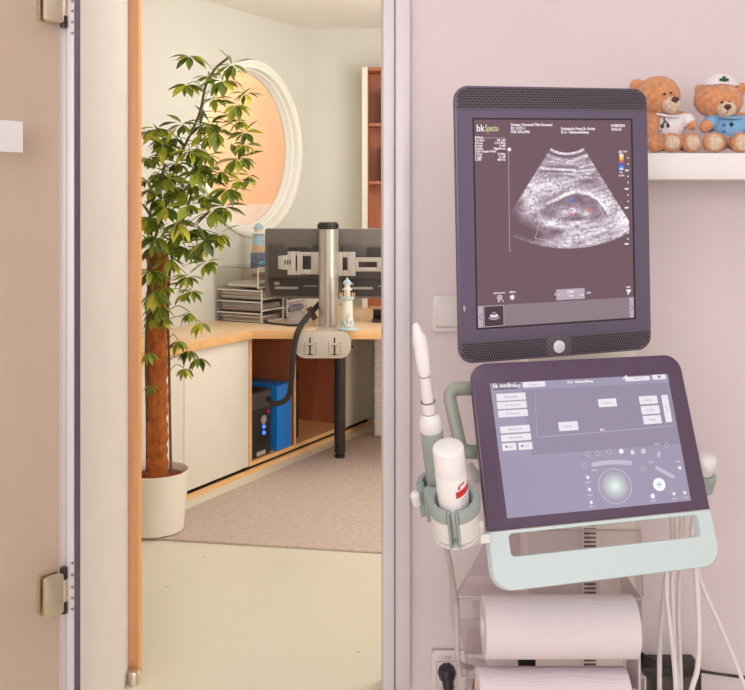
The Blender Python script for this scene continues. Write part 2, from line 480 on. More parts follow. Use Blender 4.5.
def cabinet(t0, t1, label):
    t = thing('cabinet', cb((t0+t1)/2), label, 'cabinet', 'cream cabinets under the worktop')
    m = MB(); cprism(m, t0+.001, t1-.001, ZB, ZT-.002, -CD, -.02); m.build('body', M_cab, t)
    m = MB(); cbox(m, t0+.002, t1-.002, ZB+.003, ZT-.004, -.019, 0, .002); m.build('door', M_cab, t)
    m = MB(); cprism(m, t0+.01, t1-.01, 0, ZB-.001, -CD+.02, -.03); m.build('plinth', M_dark, t)
    return t
cabinet(-1.1, -.035, 'cream cabinet behind the potted plant, partly hidden by its trunk')
cabinet(-.035, .452, 'cream cabinet between the potted plant and the open shelf compartment')
cabinet(1.395, 1.70, 'cream cabinet behind the black table leg, right of the open shelf')
def front_edge(m):
    for f in m.b.faces:
        f.normal_update()
        if f.normal.dot(n1) > .9: f.material_index = 1
sh = thing('open_shelf', cb(.92), 'open beech shelf unit holding the computer tower and blue binder', 'shelf')
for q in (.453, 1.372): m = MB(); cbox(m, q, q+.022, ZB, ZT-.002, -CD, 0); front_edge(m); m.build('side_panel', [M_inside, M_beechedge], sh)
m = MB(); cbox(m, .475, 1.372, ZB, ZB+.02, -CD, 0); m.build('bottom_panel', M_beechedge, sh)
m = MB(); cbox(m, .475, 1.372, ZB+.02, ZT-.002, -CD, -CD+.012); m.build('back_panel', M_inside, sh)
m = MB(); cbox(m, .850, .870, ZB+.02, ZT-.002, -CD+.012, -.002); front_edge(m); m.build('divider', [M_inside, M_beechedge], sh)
m = MB(); cbox(m, .46, 1.39, 0, ZB-.001, -CD+.02, -.03); m.build('plinth', M_dark, sh)
m = MB(); cbox(m, -1.1, 1.69, .0005, .02, .001, .016); tag(m.build('floor_batten', M_beechedge), 'low wooden batten on the floor along the cabinet fronts', 'batten')

# worktop: one continuous top, narrow on the left and deep on the right
C0 = cb(.452, 0, .022); dl = cb(-1.2, 0, .022)
YD = 4.75
cw = isec(W0, d1, CORNER, d2)
pts = [dl, Vector((C0.x, C0.y, 0)), Vector((.75, YD-.02, 0)), Vector((.75, w2(0).y-.45, 0)), w2(.02, 0, .003), w1(.78, 0, .003), w1(-1.5, 0, .003)]
k = w2(1.24, 0, .003); pts[3] = Vector((.75, k.y, 0))
m = MB(); m.prism([p+Vector((0, 0, .646)) for p in pts], (0, 0, .042), .003)
for f in m.b.faces:
    if abs(f.normal.z) < .5: f.material_index = 1
tag(m.build('worktop', [M_beech, M_beechedge]), 'angled beech worktop running over the cabinets to the monitors', 'worktop')
ZW = .688
m = MB(); lx, ly = (339.8-CX)/F*5.06, 5.06
m.lathe((lx, ly, .009), (0, 0, 1), [(.026, 0), (.026, .012), (.018, .014), (.018, .022), (.028, .026), (.028, .636)], 24)
tag(m.build('table_leg', mat('black_powdercoat', (36, 30, 32), .4)), 'round black metal leg on the rug under the worktop', 'table leg')

# things in the open shelf
t0, t1 = .482, .655
tw = thing('computer_tower', cb((t0+t1)/2, ZB+.02, -.1), 'black computer tower with blue lights in the open shelf', 'computer')
m = MB(); cbox(m, t0, t1, ZB+.021, .375, -.34, -.012, .006); m.build('case', mat('tower_black', (34, 28, 28), .4), tw)
fr = Frame(cb(0, 0, 0), d1, (0, 0, 1), n1)
m = MB(); cbox(m, t0+.006, t1-.006, ZB+.26, ZB+.335, -.012, -.009, .001); m.build('drive_bay', mat('bay_grey', (78, 68, 66), .4), tw)
m = MB(); tc_ = (t0+t1)/2+.02
m.lathe(cb(tc_, ZB+.2, -.011), n1, [(.022, 0), (.022, .004), (.014, .005)], 20); m.build('power_button', mat('button_silver', (196, 190, 186), .3, metal=.6), tw)
m = MB()
for z in (.135, .165): m.ell(cb(tc_+.003, ZB+z, -.011), (.010, .010, .010), None, 12, 8)
m.build('status_light', glow('blue_led', (60, 120, 255), 2.2), tw)
m = MB(); m.ell(cb(t1-.03, ZB+.235, -.011), (.010, .010, .010), None, 12, 8); m.build('red_switch', mat('red_plastic', (196, 40, 40), .4), tw)
m = MB(); cbox(m, t0+.05, t1-.05, ZB+.03, ZB+.05, -.012, -.010); m.build('badge', mat('badge_silver', (200, 196, 190), .4, metal=.4), tw)
M_blue = mat('blue_card', (24, 128, 220), .4, var=.04)
bi = thing('binder', cb(.77, ZB+.02, -.1), 'bright blue ring binder standing right of the computer tower', 'binder')
m = MB(); cbox(m, .700, .828, ZB+.021, .378, -.30, -.004, .003); m.build('cover', M_blue, bi)
m = MB(); cbox(m, .8285, .838, ZB+.028, .372, -.296, -.01); m.build('pages', mat('paper_edge', (150, 190, 222), .7), bi)
bk = MB(); cbox(bk, .9, .985, ZB+.021, .405, -.31, -.06, .006)
cbox(bk, .905, .98, ZB+.03, .396, -.06, -.056, .002)
tag(bk.build('speaker_box', mat('box_black', (40, 34, 34), .5)), 'tall black box in the right half of the open shelf', 'box')
m = MB()
pts = [px(319, 304, 4.99), px(310, 314, 4.86), px(302, 324, 4.72), px(297.5, 333, 4.662), px(294.5, 345, 4.655), px(292.5, 365, 4.66), px(291, 385, 4.70), px(288, 397, 4.76), px(281, 402.5, 4.78), px(272, 403.5, 4.80)]
pts.append(cb(.6, pts[-1].z-.0, .012))
m.tube(pts, .0135, 12, 8)
tag(m.build('cable_sleeve', mat('sleeve_black', (52, 44, 42), .7, bump=.5, bscale=300)), 'thick black cable sleeve hanging from the worktop down to the computer tower', 'cable')

# monitor pole with its clamp plate
M_silver = mat('silver_anodised', (196, 188, 178), .34, metal=.55, var=.03, vscale=4)
M_plate = mat('clamp_grey', (200, 190, 174), .5, metal=.2, var=.02)
YP = 4.90; xp = (328-CX)/F*YP
pole = thing('monitor_stand', (xp, YP, ZW), 'silver monitor pole with a rounded slotted clamp plate at the worktop edge', 'monitor stand')
m = MB(); rr = 9.3/F*YP; zt = px(0, 229, YP).z
pr = []
R = []
for z in (ZW+.0065, zt): R.append([Vector((xp+math.cos(a)*rr*(1-.05*abs(math.sin(2*a))), YP+math.sin(a)*rr*(1-.05*abs(math.sin(2*a))), z)) for a in [2*PI*i/48 for i in range(48)]])
m.rings(R); m.build('pole', M_silver, pole)
m = MB()
m.lathe((xp, YP, zt), (0, 0, 1), [(rr*1.06, 0), (rr*1.1, .006), (rr*1.1, .022), (rr*1.0, .032), (rr*.8, .034)], 32)
for i in range(22):
    a = 2*PI*i/22; m.box((xp+math.cos(a)*rr*1.1, YP+math.sin(a)*rr*1.1, zt+.014), (.005, .005, .018), Matrix.Rotation(a, 3, 'Z'))
m.build('pole_cap', M_dark, pole)
YC = 4.70; fc = Frame((0, YC, 0), (1, 0, 0), (0, 0, 1), (0, -1, 0))
u0, vt = fc.uv(294.5, 331.5); u1, vb = fc.uv(351, 358.5)
m = MB(); m.prism([fc.at(u, v) for u, v in rrect(u0, u1, vb, vt, .052, 10)], (0, .024, 0), .004)
m.mi = 1
for sx in (310, 334.5):
    def blk(a, b, c, d):
        p, q = fc.pp(a, b), fc.pp(c, d); m.bx(p.x, q.x, YC-.001, YC+.003, q.z, p.z)
    blk(sx-.8, 337.5, sx+.8, 343); blk(sx-.9, 345.5, sx+.9, 354.5); blk(sx-3.2, 354.2, sx+3.2, 355.2); blk(sx-2.6, 345.3, sx+2.6, 346)
    for dx in (-5.7, 5.7):
        for y in (343.2, 346, 348.6, 351.2, 353.8): blk(sx+dx-.5, y, sx+dx+.5, y+1)
m.build('clamp_plate', [M_plate, M_dark], pole)
m = MB(); m.bx(xp-.05, xp+.042, YC+.0245, YP+.05, ZW+.001, ZW+.006); m.build('clamp_foot', M_plate, pole)
m = MB(); p = px(352, 345.5, YC+.012); m.cyl((u1-.001, YC+.012, p.z), (u1+.012, YC+.012, p.z), .011); m.build('knob', M_dark, pole)
# arms
def frame_box(m, f, x0, y0, x1, y1, hx0, hy0, hx1, hy1, dep):
    a, b, c, d = f.uv(x0, y0), f.uv(x1, y1), f.uv(hx0, hy0), f.uv(hx1, hy1)
    def bb(ua, ub, va, vb_):
        m.prism([f.at(ua, va), f.at(ub, va), f.at(ub, vb_), f.at(ua, vb_)], f.N*-dep, .002)
    bb(a[0], c[0], b[1], a[1]); bb(d[0], b[0], b[1], a[1]); bb(c[0], d[0], c[1], a[1]); bb(c[0], d[0], b[1], d[1])
fa = Frame((0, 4.90, 0), (1, 0, 0), (0, 0, 1), (0, -1, 0))
M_arm = mat('arm_silver', (184, 176, 164), .45, metal=.3)
m = MB(); frame_box(m, fa, 300, 252, 319.5, 274.5, 302.5, 256, 311, 269.5, .012)
frame_box(m, fa, 287.5, 251.5, 300, 275, 295.5, 255.5, 297, 271, .014)
m.prism([fa.pp(278, 256), fa.pp(278, 269), fa.pp(288, 270), fa.pp(288, 255)], (0, .012, 0), .002)
m.mi = 1
for x in (284.5, 287.0, 289.5): m.prism([fa.pp(x, 260, .001), fa.pp(x+1.4, 260, .001), fa.pp(x+1.4, 264.5, .001), fa.pp(x, 264.5, .001)], (0, .004, 0))
m.build('arm', [M_arm, M_dk2], pole)
m = MB(); frame_box(m, fa, 337, 252, 355.5, 276, 342.5, 257.5, 347.5, 270.5, .02)
frame_box(m, fa, 355.5, 257.5, 392, 271.5, 358.5, 262, 377, 267.5, .02)
m.build('arm', M_arm, pole)

# two office monitors seen from behind
M_monlit = mat('monitor_back_lit', (112, 104, 98), .5, var=.03); M_covshade = mat('monitor_cover_shaded', (82, 75, 72), .5)  # housing paler than its cover: light on the top bevel put into the colour
M_mon2 = mat('monitor_back_low', (60, 54, 52), .5)
M_bez = mat('monitor_rim', (176, 166, 152), .4, metal=.3)
def office_monitor(pl, pr, yt, yb, label, shallow):
    pl, pr = Vector((pl.x, pl.y, 0)), Vector((pr.x, pr.y, 0)); U = (pr-pl).normalized(); Nn = Vector((U.y, -U.x, 0))
    f = Frame(pl, U, (0, 0, 1), Nn); W = (pr-pl).length
    t = thing('office_monitor', (pl+pr)/2+Vector((0, 0, yb)), label, 'monitor', 'monitors on the worktop pole')
    m = MB(); m.prism([f.at(u, v) for u, v in rrect(0, W, yb, yt, .006, 3)], Nn*-.022, .002); m.build('housing', M_monlit, t)
    m = MB(); m.prism([f.at(u, v, -.0225) for u, v in rrect(-.002, W+.002, yb-.002, yt+.002, .006, 3)], Nn*-.006, .001); m.build('rim', M_bez, t)
    m = MB(); m.prism([f.at(u, v, -.029) for u, v in rrect(.012, W-.012, yb+.02, yt-.012, .002, 2)], Nn*-.001); m.build('screen', M_dark, t)
    H = yt-yb
    m = MB()                                      # raised electronics cover with a notch in its upper edge
    c = W/2
    o = [(.02, yb+H*.30), (W-.02, yb+H*.30), (W-.02, yt-H*.22), (c+.085, yt-H*.22), (c+.06, yt-H*.28), (c-.06, yt-H*.28), (c-.085, yt-H*.22), (.02, yt-H*.22)]
    m.prism([f.at(u, v, .0005) for u, v in o], Nn*.02, .004); m.build('back_cover', M_covshade, t)
    m = MB(); m.prism([f.at(u, v, .0208) for u, v in rrect(c-.05, c+.05, yb+H*.46, yb+H*.74, .004, 3)], Nn*.004, .001); m.build('mount_plate', M_mon2, t)
    m = MB(); m.prism([f.at(.03, yb+.012, .0003), f.at(W-.015, yb+.012, .0003), f.at(W-.02, yb+H*.28, .0003), f.at(.016, yb+H*.28, .0003)], Nn*.006, .002); 
    m.build('connector_bay', M_mon2, t)
    m = MB()
    for a, b, c_, d in ((.05, .075, .066, .082), (.052, .17, .046, .058), (.2, .27, .06, .065)):
        m.prism([f.at(a, yb+c_, .0065), f.at(b, yb+c_, .0065), f.at(b, yb+d, .0065), f.at(a, yb+d, .0065)], Nn*.001)
    m.build('rating_label', mat('label_grey', (170, 160, 150), .6), t)
office_monitor(px(265, 0, 5.01), px(333, 0, 4.965), px(0, 229, 4.98).z, px(0, 298.5, 4.98).z, 'office monitor seen from behind, left of the silver pole', 0)
office_monitor(px(338.5, 0, 4.99), px(416, 0, 4.99), px(0, 229, 4.99).z, px(0, 298.5, 4.99).z, 'office monitor seen from behind, right of the silver pole', 0)

# lighthouses
def lighthouse(p, h, cols, label, rb):
    t = thing('lighthouse_figurine', p, label, 'figurine', 'wooden lighthouse figurines')
    def part(n, prof, mm, seg=24): q = MB(); q.lathe(p, (0, 0, 1), [(r*rb, z*h) for r, z in prof], seg); q.build(n, mm, t)
    return t, part
M_wd = mat('painted_white_wood', (240, 232, 218), .6, var=.05, vscale=60)
M_pb = mat('pale_blue_wood', (190, 210, 214), .6, var=.08, vscale=60)
M_tan = mat('driftwood_tan', (222, 182, 140), .7, var=.12, vscale=60)
yl = 4.80; p = Vector(((347.2-CX)/F*yl, yl, ZW+.0005))
t, part = lighthouse(p, .245, 0, 'white lighthouse figurine on a pale blue base beside the silver pole', .051)
part('base', [(1.0, 0), (1.0, .03), (.92, .045)], M_pb)
part('tower', [(.62, .046), (.56, .18), (.5, .58)], M_wd)
part('band', [(.605, .047), (.605, .18), (.58, .185)], M_pb)
part('gallery', [(.5, .581), (.66, .6), (.66, .635), (.5, .64)], M_pb)
part('lantern', [(.3, .641), (.3, .77), (.46, .775), (.46, .8), (.27, .805), (.27, .89)], M_wd)
part('dome', [(.42, .891), (.4, .92), (.25, .965), (.1, .985), (.08, 1.0), (.1, 1.01), (0, 1.03)], M_pb)
m = MB()
for i in range(8):
    a = PI/4*i; m.cyl(p+Vector((math.cos(a)*.034, math.sin(a)*.034, .156)), p+Vector((math.cos(a)*.034, math.sin(a)*.034, .176)), .003, None, 8)
m.build('railing', M_tan, t)
m = MB(); a0 = p+Vector((.006, -.036, .06))
m.tube([a0+Vector((-.018, .002, -.018)), a0+Vector((-.012, 0, -.032)), a0+Vector((.002, 0, -.038)), a0+Vector((.016, .0, -.032)), a0+Vector((.022, .002, -.016))], .0042, 8)
m.tube([a0+Vector((.002, 0, -.036)), a0+Vector((.0, 0, .006))], .0042, 8, 0)
m.tube([a0+Vector((.009*math.cos(q), 0, .013+.009*math.sin(q))) for q in [2*PI*i/10 for i in range(11)]], .003, 8, 0)
m.build('anchor', mat('anchor_white', (232, 226, 224), .5), t)

# letter trays by the wall with papers, second lighthouse on top
M_clear = clear('clear_plastic', (250, 248, 245), .1, 2.2)
M_rimc = mat('tray_rim', (236, 230, 222), .3, var=.05)
rng = random.Random(3)
def trays(tt, n_tiers, nn, label, w=.235, d=.30, th=.058, hgt0=0):
    o = w1(tt, ZW+.001, .02)
    t = thing('letter_tray_stack', o, label, 'letter trays', 'clear letter trays by the wall')
    for k in range(n_tiers):
        z = ZW+.002+k*th
        q = MB()
        def wb(a0, a1, b0, b1, z0, z1):
            c = w1(tt+(a0+a1)/2, (z0+z1)/2, (b0+b1)/2); q.box(c, (a1-a0, b1-b0, z1-z0), rotd)
        q.mi = 0
        wb(-w/2, w/2, .02, .02+d, z, z+.003)
        wb(-w/2, -w/2+.003, .02, .02+d, z+.003, z+th-.006); wb(w/2-.003, w/2, .02, .02+d, z+.003, z+th-.006)
        wb(-w/2, w/2, .02, .023, z+.003, z+th-.006)
        q.mi = 1
        wb(-w/2, w/2, .02+d, .024+d, z-.001, z+.008); wb(-w/2, -w/2+.006, .02+d, .026+d, z, z+th-.002); wb(w/2-.006, w/2, .02+d, .026+d, z, z+th-.002)
        wb(-w/2-.003, -w/2-.0005, .02, .02+d, z+th-.016, z+th-.010)
        tr = q.build('tray', [M_clear, M_rimc], t)
        q = MB(); 
        for s_ in range(rng.randint(4, 6)):
            hh = rng.uniform(.002, .006); q.mi = rng.choice([0, 0, 1, 2, 0, 3])
            c = w1(tt+rng.uniform(-.006, .006), z+.005+s_*.007, .02+d/2+rng.uniform(-.005, .005)+.004)
            q.box(c, (w-.03, d-.03, hh), rotd @ Matrix.Rotation(rng.uniform(-.02, .02), 3, 'Z'))
        q.build('papers', [mat('paper_white', (246, 242, 236), .8), mat('paper_cream', (238, 224, 208), .8), mat('paper_grey', (200, 194, 190), .8), mat('paper_rose', (220, 180, 162), .8)], t)
    return o
trays(.03, 3, 0, 'left stack of clear letter trays beside the wall, filled with papers', .2, .27)
trays(.26, 3, 0, 'clear letter trays half hidden behind the left office monitor', .2, .27)
t5 = thing('letter_tray_rack', w1(.1, ZW+.18, .1), 'clear upper rack of letter trays under the blue striped lighthouse', 'letter trays')
q = MB()
def wb(a0, a1, b0, b1, z0, z1): q.box(w1((a0+a1)/2, (z0+z1)/2, (b0+b1)/2), (a1-a0, b1-b0, z1-z0), rotd)
z0 = ZW+.178
wb(-.08, .34, .03, .28, z0, z0+.003); wb(-.08, -.077, .03, .28, z0+.003, z0+.10); wb(.337, .34, .03, .28, z0+.003, z0+.10); wb(-.08, .34, .03, .28, z0+.10, z0+.103); wb(.13, .133, .03, .28, z0+.003, z0+.1)
q.build('tray', M_clear, t5)
q = MB(); wb(-.08, .34, .278, .282, z0+.096, z0+.106); wb(-.08, .34, .278, .282, z0-.003, z0+.006); wb(-.083, -.077, .278, .283, z0, z0+.1); wb(.128, .134, .278, .283, z0, z0+.1)
q.build('rim', M_rimc, t5)
q = MB()
for a0, a1, h_, i in ((-.06, .06, .012, 0), (-.05, .1, .02, 2), (.15, .3, .05, 3), (.14, .22, .03, 1)):
    q.mi = i; wb(a0, a1, .08, .26, z0+.004, z0+.004+h_)
q.build('papers', [mat('paper_white', 0), mat('paper_cream', 0), mat('paper_grey', 0), mat('tan_box', (168, 138, 104), .7)], t5)
q = MB(); z1 = z0+.104
p5 = w1(.06, z1+.012, .2); q.capsule(p5, p5+d1*.09+n1*.01, .011, .011, 5)
tag(q.build('blue_marker', mat('sky_blue_plastic', (120, 190, 220), .4)), 'sky blue cylinder lying on top of the letter trays', 'marker')
pL = w1(.155, z1+.0005, .12)
yl = pL.y
t, part = lighthouse(pL, .215, 0, 'blue, tan and white striped lighthouse figurine on top of the letter trays', .042)
part('base', [(1, 0), (1, .28), (.9, .29)], mat('slate_blue_wood', (120, 130, 152), .6, var=.3, vscale=50))
part('lower_band', [(.82, .291), (.76, .46)], M_tan)
part('tower', [(.76, .461), (.66, .74)], mat('sea_blue_wood', (168, 200, 212), .6, var=.08))
part('gallery', [(.9, .741), (.9, .765), (.5, .77), (.5, .86)], M_wd)
part('dome', [(.66, .861), (.62, .9), (.4, .97), (.1, 1.01), (0, 1.02)], mat('sea_blue_wood', 0))

# clutter behind the monitors on the worktop
ph = thing('desk_phone', px(296, 309, 5.02), 'small grey telephone on the worktop under the left office monitor', 'phone')
pc = px(297, 0, 5.06); pc.z = ZW
m = MB(); R = []
for zz, k in ((.001, 1), (.02, .95), (.05, .55), (.066, .3)): R.append([pc+Vector((math.cos(a)*.062*k+.01*(1-k), math.sin(a)*.05*k, zz)) for a in [2*PI*i/20 for i in range(20)]])
m.rings(R); m.build('cradle', mat('phone_grey', (176, 168, 162), .5), ph)
m = MB(); m.capsule(pc+Vector((-.025, .0, .075)), pc+Vector((.02, -.005, .085)), .017, .015, 6); m.build('handset', mat('phone_lilac', (150, 142, 158), .5), ph)
m = MB(); m.box(pc+Vector((.075, .02, .046)), (.03, .02, .07), Matrix.Rotation(-.5, 3, 'Y'), .004); m.build('stand', M_dk2, ph)
m = MB(); 
cq = lambda x, Y, h: Vector((px(x, 0, Y).x, Y, ZW+h))
m.tube([cq(266, 5.02, .008), cq(273, 4.99, .006), cq(280, 4.96, .0065), cq(290, 4.92, .006), cq(303, 4.93, .0065)], .005, 8)
m.ell(cq(265.5, 5.02, .0125), (.011, .011, .0115))
tag(m.build('cable', mat('cable_black', (44, 38, 38), .5)), 'thin black cable lying on the worktop beside the letter trays', 'cable')
m = MB(); q0 = Vector((px(378, 0, 5.1).x, 5.1, ZW+.001))
m.box(q0+Vector((0, 0, .008)), (.06, .07, .014), None, .004); m.box(q0+Vector((0, .01, .04)), (.05, .012, .05), Matrix.Rotation(.4, 3, 'X'), .003)
tag(m.build('desk_gadget', M_dark), 'small black gadget on the worktop under the right office monitor', 'gadget')

# drawer tower at the right end of the cabinets
dx0, dy0 = .010, 5.50
t = thing('drawer_tower', (dx0+.12, dy0+.15, 0), 'pale drawer tower at the right end of the cabinets, cut by the door frame', 'drawers')
m = MB(); m.bx(dx0, dx0+.26, dy0+.012, dy0+.3, .01, .60, .002); m.build('body', M_cab, t)
for k in range(7):
    m = MB(); z = .02+k*.083; m.bx(dx0+.004, dx0+.256, dy0, dy0+.011, z, z+.066, .003); d_ = m.build('drawer', mat('drawer_white', (226, 220, 212), .5), t)
    m = MB(); m.bx(dx0+.09, dx0+.17, dy0-.01, dy0-.0005, z+.03, z+.04, .002); m.build('handle', M_steel, d_)

# tall bookcase against the far wall
bt0 = .352; ZC1 = px(0, 67, 5.74).z
bc = thing('bookcase', w2(bt0+.3, ZW), 'tall cream bookcase with wood lining against the far wall, cut by the door frame', 'bookcase')
def wbx(q, t0, t1, z0, z1, na, nb): q.box(w2((t0+t1)/2, (z0+z1)/2, (na+nb)/2), (t1-t0, abs(nb-na), z1-z0), Matrix.Rotation(math.atan2(d2.y, d2.x), 3, 'Z'))
BDp = .16
q = MB(); wbx(q, bt0, bt0+.032, ZW+.001, ZC1, .004, BDp); q.build('side_panel', M_cab, bc)
q = MB(); wbx(q, bt0+.033, bt0+.038, ZW+.001, ZC1-.02, .02, BDp-.004); wbx(q, bt0+.033, bt0+.5, ZW+.001, ZC1-.02, .004, .018); q.build('lining', M_inside, bc)
q = MB(); wbx(q, bt0+.033, bt0+.5, ZC1-.019, ZC1, .004, BDp); q.build('top_panel', M_inside, bc)
for y in (123, 181):
    z = px(0, y, 5.76).z; q = MB(); wbx(q, bt0+.039, bt0+.5, z-.018, z, .019, BDp-.006); q.build('shelf', M_inside, bc)
    for k in range(3):
        q = MB(); wbx(q, bt0+.105+k*.075, bt0+.17+k*.075, z+.0005, z+.2, .025, BDp-.02-.006*k)
        tag(q.build('binder', mat('binder_black', (48, 42, 44), .5)), ['black binder on the %s bookcase shelf, nearest the cream side panel', 'black binder on the %s bookcase shelf, middle of three', 'black binder on the %s bookcase shelf, farthest from the cream side panel'][k] % ('upper' if y == 123 else 'lower'), 'binder', 'binders in the bookcase')

# ================================================================== potted umbrella plant
YPL = 3.95
def P3(x, y, dy=0): return px(x, y, YPL+dy)
pc = Vector((px(154.5, 0, YPL).x, YPL, .0095))
plant = thing('potted_plant', pc, 'tall leafy umbrella plant on a brown moss pole in a white pot', 'plant')
M_pot = mat('pot_white', (246, 238, 222), .35, var=.01)
zr = px(0, 472, YPL).z
m = MB(); m.lathe(pc, (0, 0, 1), [(.108, .001), (.114, .004), (.134, zr-.01), (.136, zr), (.131, zr+.001), (.127, zr-.01), (.125, zr-.03)], 48, cap1=False); m.build('pot', M_pot, plant)
m = MB(); m.lathe(pc, (0, 0, 1), [(.1252, zr-.034), (.06, zr-.028), (0, zr-.026)], 32, cap0=False); m.build('soil', mat('red_clay_granules', (136, 62, 50), .9, var=.3, vscale=140, bump=.6, bscale=200), plant)
M_moss = mat('coir_fibre', (184, 102, 46), .95, var=.28, vscale=60, bump=1.0, bscale=150, stretch=(1, 1, .45))
M_stem = mat('green_stem', (112, 106, 52), .7, var=.2, vscale=20)
M_bark = mat('brown_stem', (104, 84, 54), .8, var=.2, vscale=30)
pb_, pt_ = Vector((P3(157, 0).x, YPL, zr-.03)), P3(157.5, 250)
m = MB(); R = []
for i in range(60):
    t = i/59; c = pb_.lerp(pt_, t); rr = .041+.0035*math.sin(i*1.9)+.002*math.sin(i*.7)
    R.append([c+Vector((math.cos(a), math.sin(a), 0))*(rr+.004*noise.noise(Vector((math.cos(a)*2, math.sin(a)*2, i*.5)))) for a in [2*PI*k/22 for k in range(22)]])
m.rings(R); m.build('moss_pole', M_moss, plant)
stems = [[(147, 472, .03), (147, 420, -.02), (146, 350, -.04), (148, 300, -.05), (152, 250, -.05), (166, 205, -.03), (176, 165, 0), (190, 135, .0), (200, 112, .02), (206, 85, .02), (216, 68, .03), (228, 58, .03)],
         [(171, 474, -.045), (170, 420, -.045), (169, 360, -.045), (168, 310, -.03), (170, 270, -.03), (178, 235, -.04)],
         [(155, 300, -.05), (153, 250, -.06), (150, 215, -.05), (157, 190, -.04), (165, 165, -.02)],
         [(168, 250, .04), (185, 215, .06), (195, 180, .08)]]
m = MB()
for s_ in stems: m.tube([P3(*q) for q in s_], .0052, 8, 6)
m.build('stem', M_bark, plant)

def leaf_mat():
    mm, nt, b, out = nodes_of('umbrella_leaf'); N, L = nt.nodes.new, nt.links.new
    g = N('ShaderNodeNewGeometry'); rp = N('ShaderNodeValToRGB')
    e = rp.color_ramp.elements; e[0].position = 0; e[0].color = lin((74, 94, 30)); e[1].position = 1; e[1].color = lin((222, 216, 80))
    for p_, c in ((.45, (124, 142, 46)), (.75, (168, 178, 58)), (.9, (200, 200, 66))):
        q = rp.color_ramp.elements.new(p_); q.color = lin(c)
    L(g.outputs['Random Per Island'], rp.inputs['Fac'])
    tc = N('ShaderNodeTexCoord'); nz = N('ShaderNodeTexNoise'); nz.inputs['Scale'].default_value = 45; L(tc.outputs['Object'], nz.inputs['Vector'])
    hs = N('ShaderNodeHueSaturation'); mr = N('ShaderNodeMapRange'); mr.inputs['To Min'].default_value = .75; mr.inputs['To Max'].default_value = 1.25
    L(nz.outputs['Fac'], mr.inputs['Value']); L(mr.outputs[0], hs.inputs['Value']); L(rp.outputs['Color'], hs.inputs['Color'])
    L(hs.outputs['Color'], b.inputs['Base Color']); b.inputs['Roughness'].default_value = .35
    tr = N('ShaderNodeBsdfTranslucent'); L(hs.outputs['Color'], tr.inputs['Color'])
    mx = N('ShaderNodeMixShader'); mx.inputs[0].default_value = .25
    L(b.outputs[0], mx.inputs[1]); L(tr.outputs[0], mx.inputs[2]); L(mx.outputs[0], out.inputs['Surface'])
    return mm
rng = random.Random(11)
lf = MB(); pet = lf
def leaflet(o, dirn, L_, W_, roll):
    d = dirn.normalized(); up = Vector((0, 0, 1)); s_ = d.cross(up)
    s_ = s_.normalized() if s_.length > .05 else Vector((1, 0, 0))
    nn = s_.cross(d).normalized(); R = Matrix.Rotation(roll, 3, d); s_ = R @ s_; nn = R @ nn
    ws = [.10, .55, .88, 1.0, .82, .45, .03]; rows = []
    for i, w in enumerate(ws):
        t = i/(len(ws)-1); c = o+d*(L_*(.10+.9*t))-nn*(L_*.16*t*t)
        e = W_*.5*w
        rows.append([lf.b.verts.new(c-s_*e+nn*e*.25), lf.b.verts.new(c), lf.b.verts.new(c+s_*e+nn*e*.25)])
    for a, c in zip(rows, rows[1:]):
        lf.b.faces.new((a[0], a[1], c[1], c[0])); lf.b.faces.new((a[1], a[2], c[2], c[1]))
    
def near_stem(p):
    best = None
    for s_ in stems:
        for q in spline([P3(*k) for k in s_], 5):
            dd = (q-p).length
            if q.z < p.z+.10 and (best is None or dd < best[0]): best = (dd, q)
    return best[1] if best else P3(157, 300)
# umbel centres read off the plant: px, py, depth offset, size px, number of leaflets, lean (px dir x, y)
U = [(190, 56, .02, 22, 6), (232, 64, .05, 24, 7), (208, 76, .0, 17, 5), (187, 84, -.05, 22, 7), (223, 80, -.08, 25, 8), (246, 93, .04, 20, 5), (236, 104, -.03, 24, 7), (215, 98, .05, 18, 5),
     (239, 121, .03, 18, 6), (245, 132, -.02, 20, 5), (183, 124, -.02, 20, 6), (157, 128, .06, 23, 6), (216, 131, -.08, 25, 8), (201, 126, .05, 20, 6), (174, 137, .0, 22, 8), (149, 157, .03, 20, 5), (166, 146, -.07, 22, 7),
     (190, 150, -.1, 24, 8), (209, 155, -.05, 22, 7), (236, 158, .03, 22, 6), (178, 163, .03, 22, 8), (221, 170, .05, 22, 6), (198, 172, -.08, 22, 8), (154, 188, -.02, 22, 6), (165, 178, -.06, 22, 7),
     (228, 188, -.03, 26, 8), (180, 190, .04, 24, 8), (205, 195, .03, 20, 7), (240, 180, .05, 18, 5), (190, 204, -.12, 24, 8), (212, 211, -.06, 24, 8), (165, 206, -.1, 24, 8), (150, 218, -.04, 22, 7),
     (178, 222, -.12, 26, 9), (196, 228, .02, 22, 8), (219, 234, -.06, 23, 9), (205, 240, -.1, 22, 8), (158, 236, -.12, 24, 8), (145, 246, -.06, 20, 6), (185, 246, -.1, 24, 8), (170, 258, -.12, 22, 8), (207, 262, -.03, 20, 6), (150, 270, -.13, 22, 7),
     (188, 276, -.1, 20, 7), (192, 290, -.05, 16, 5), (154, 292, -.14, 20, 8), (164, 318, -.13, 14, 6), (190, 312, -.07, 16, 6), (201, 322, -.04, 17, 5), (188, 350, -.06, 16, 6), (178, 340, -.08, 16, 6), (199, 357, -.03, 16, 5), (146, 352, -.07, 16, 5), (152, 385, -.08, 13, 3), (159, 304, -.15, 22, 8), (146, 318, -.06, 14, 4), (184, 368, -.05, 15, 4)]
U2 = []
for (x, y, dy, sz, n) in U:
    U2.append((x, y, dy, sz, n))
    if 125 < y < 300 and rng.random() < .6: U2.append((x+rng.uniform(-14, 12), y+rng.uniform(-10, 14), dy+rng.uniform(.03, .16), sz*rng.uniform(.8, 1.0), n))
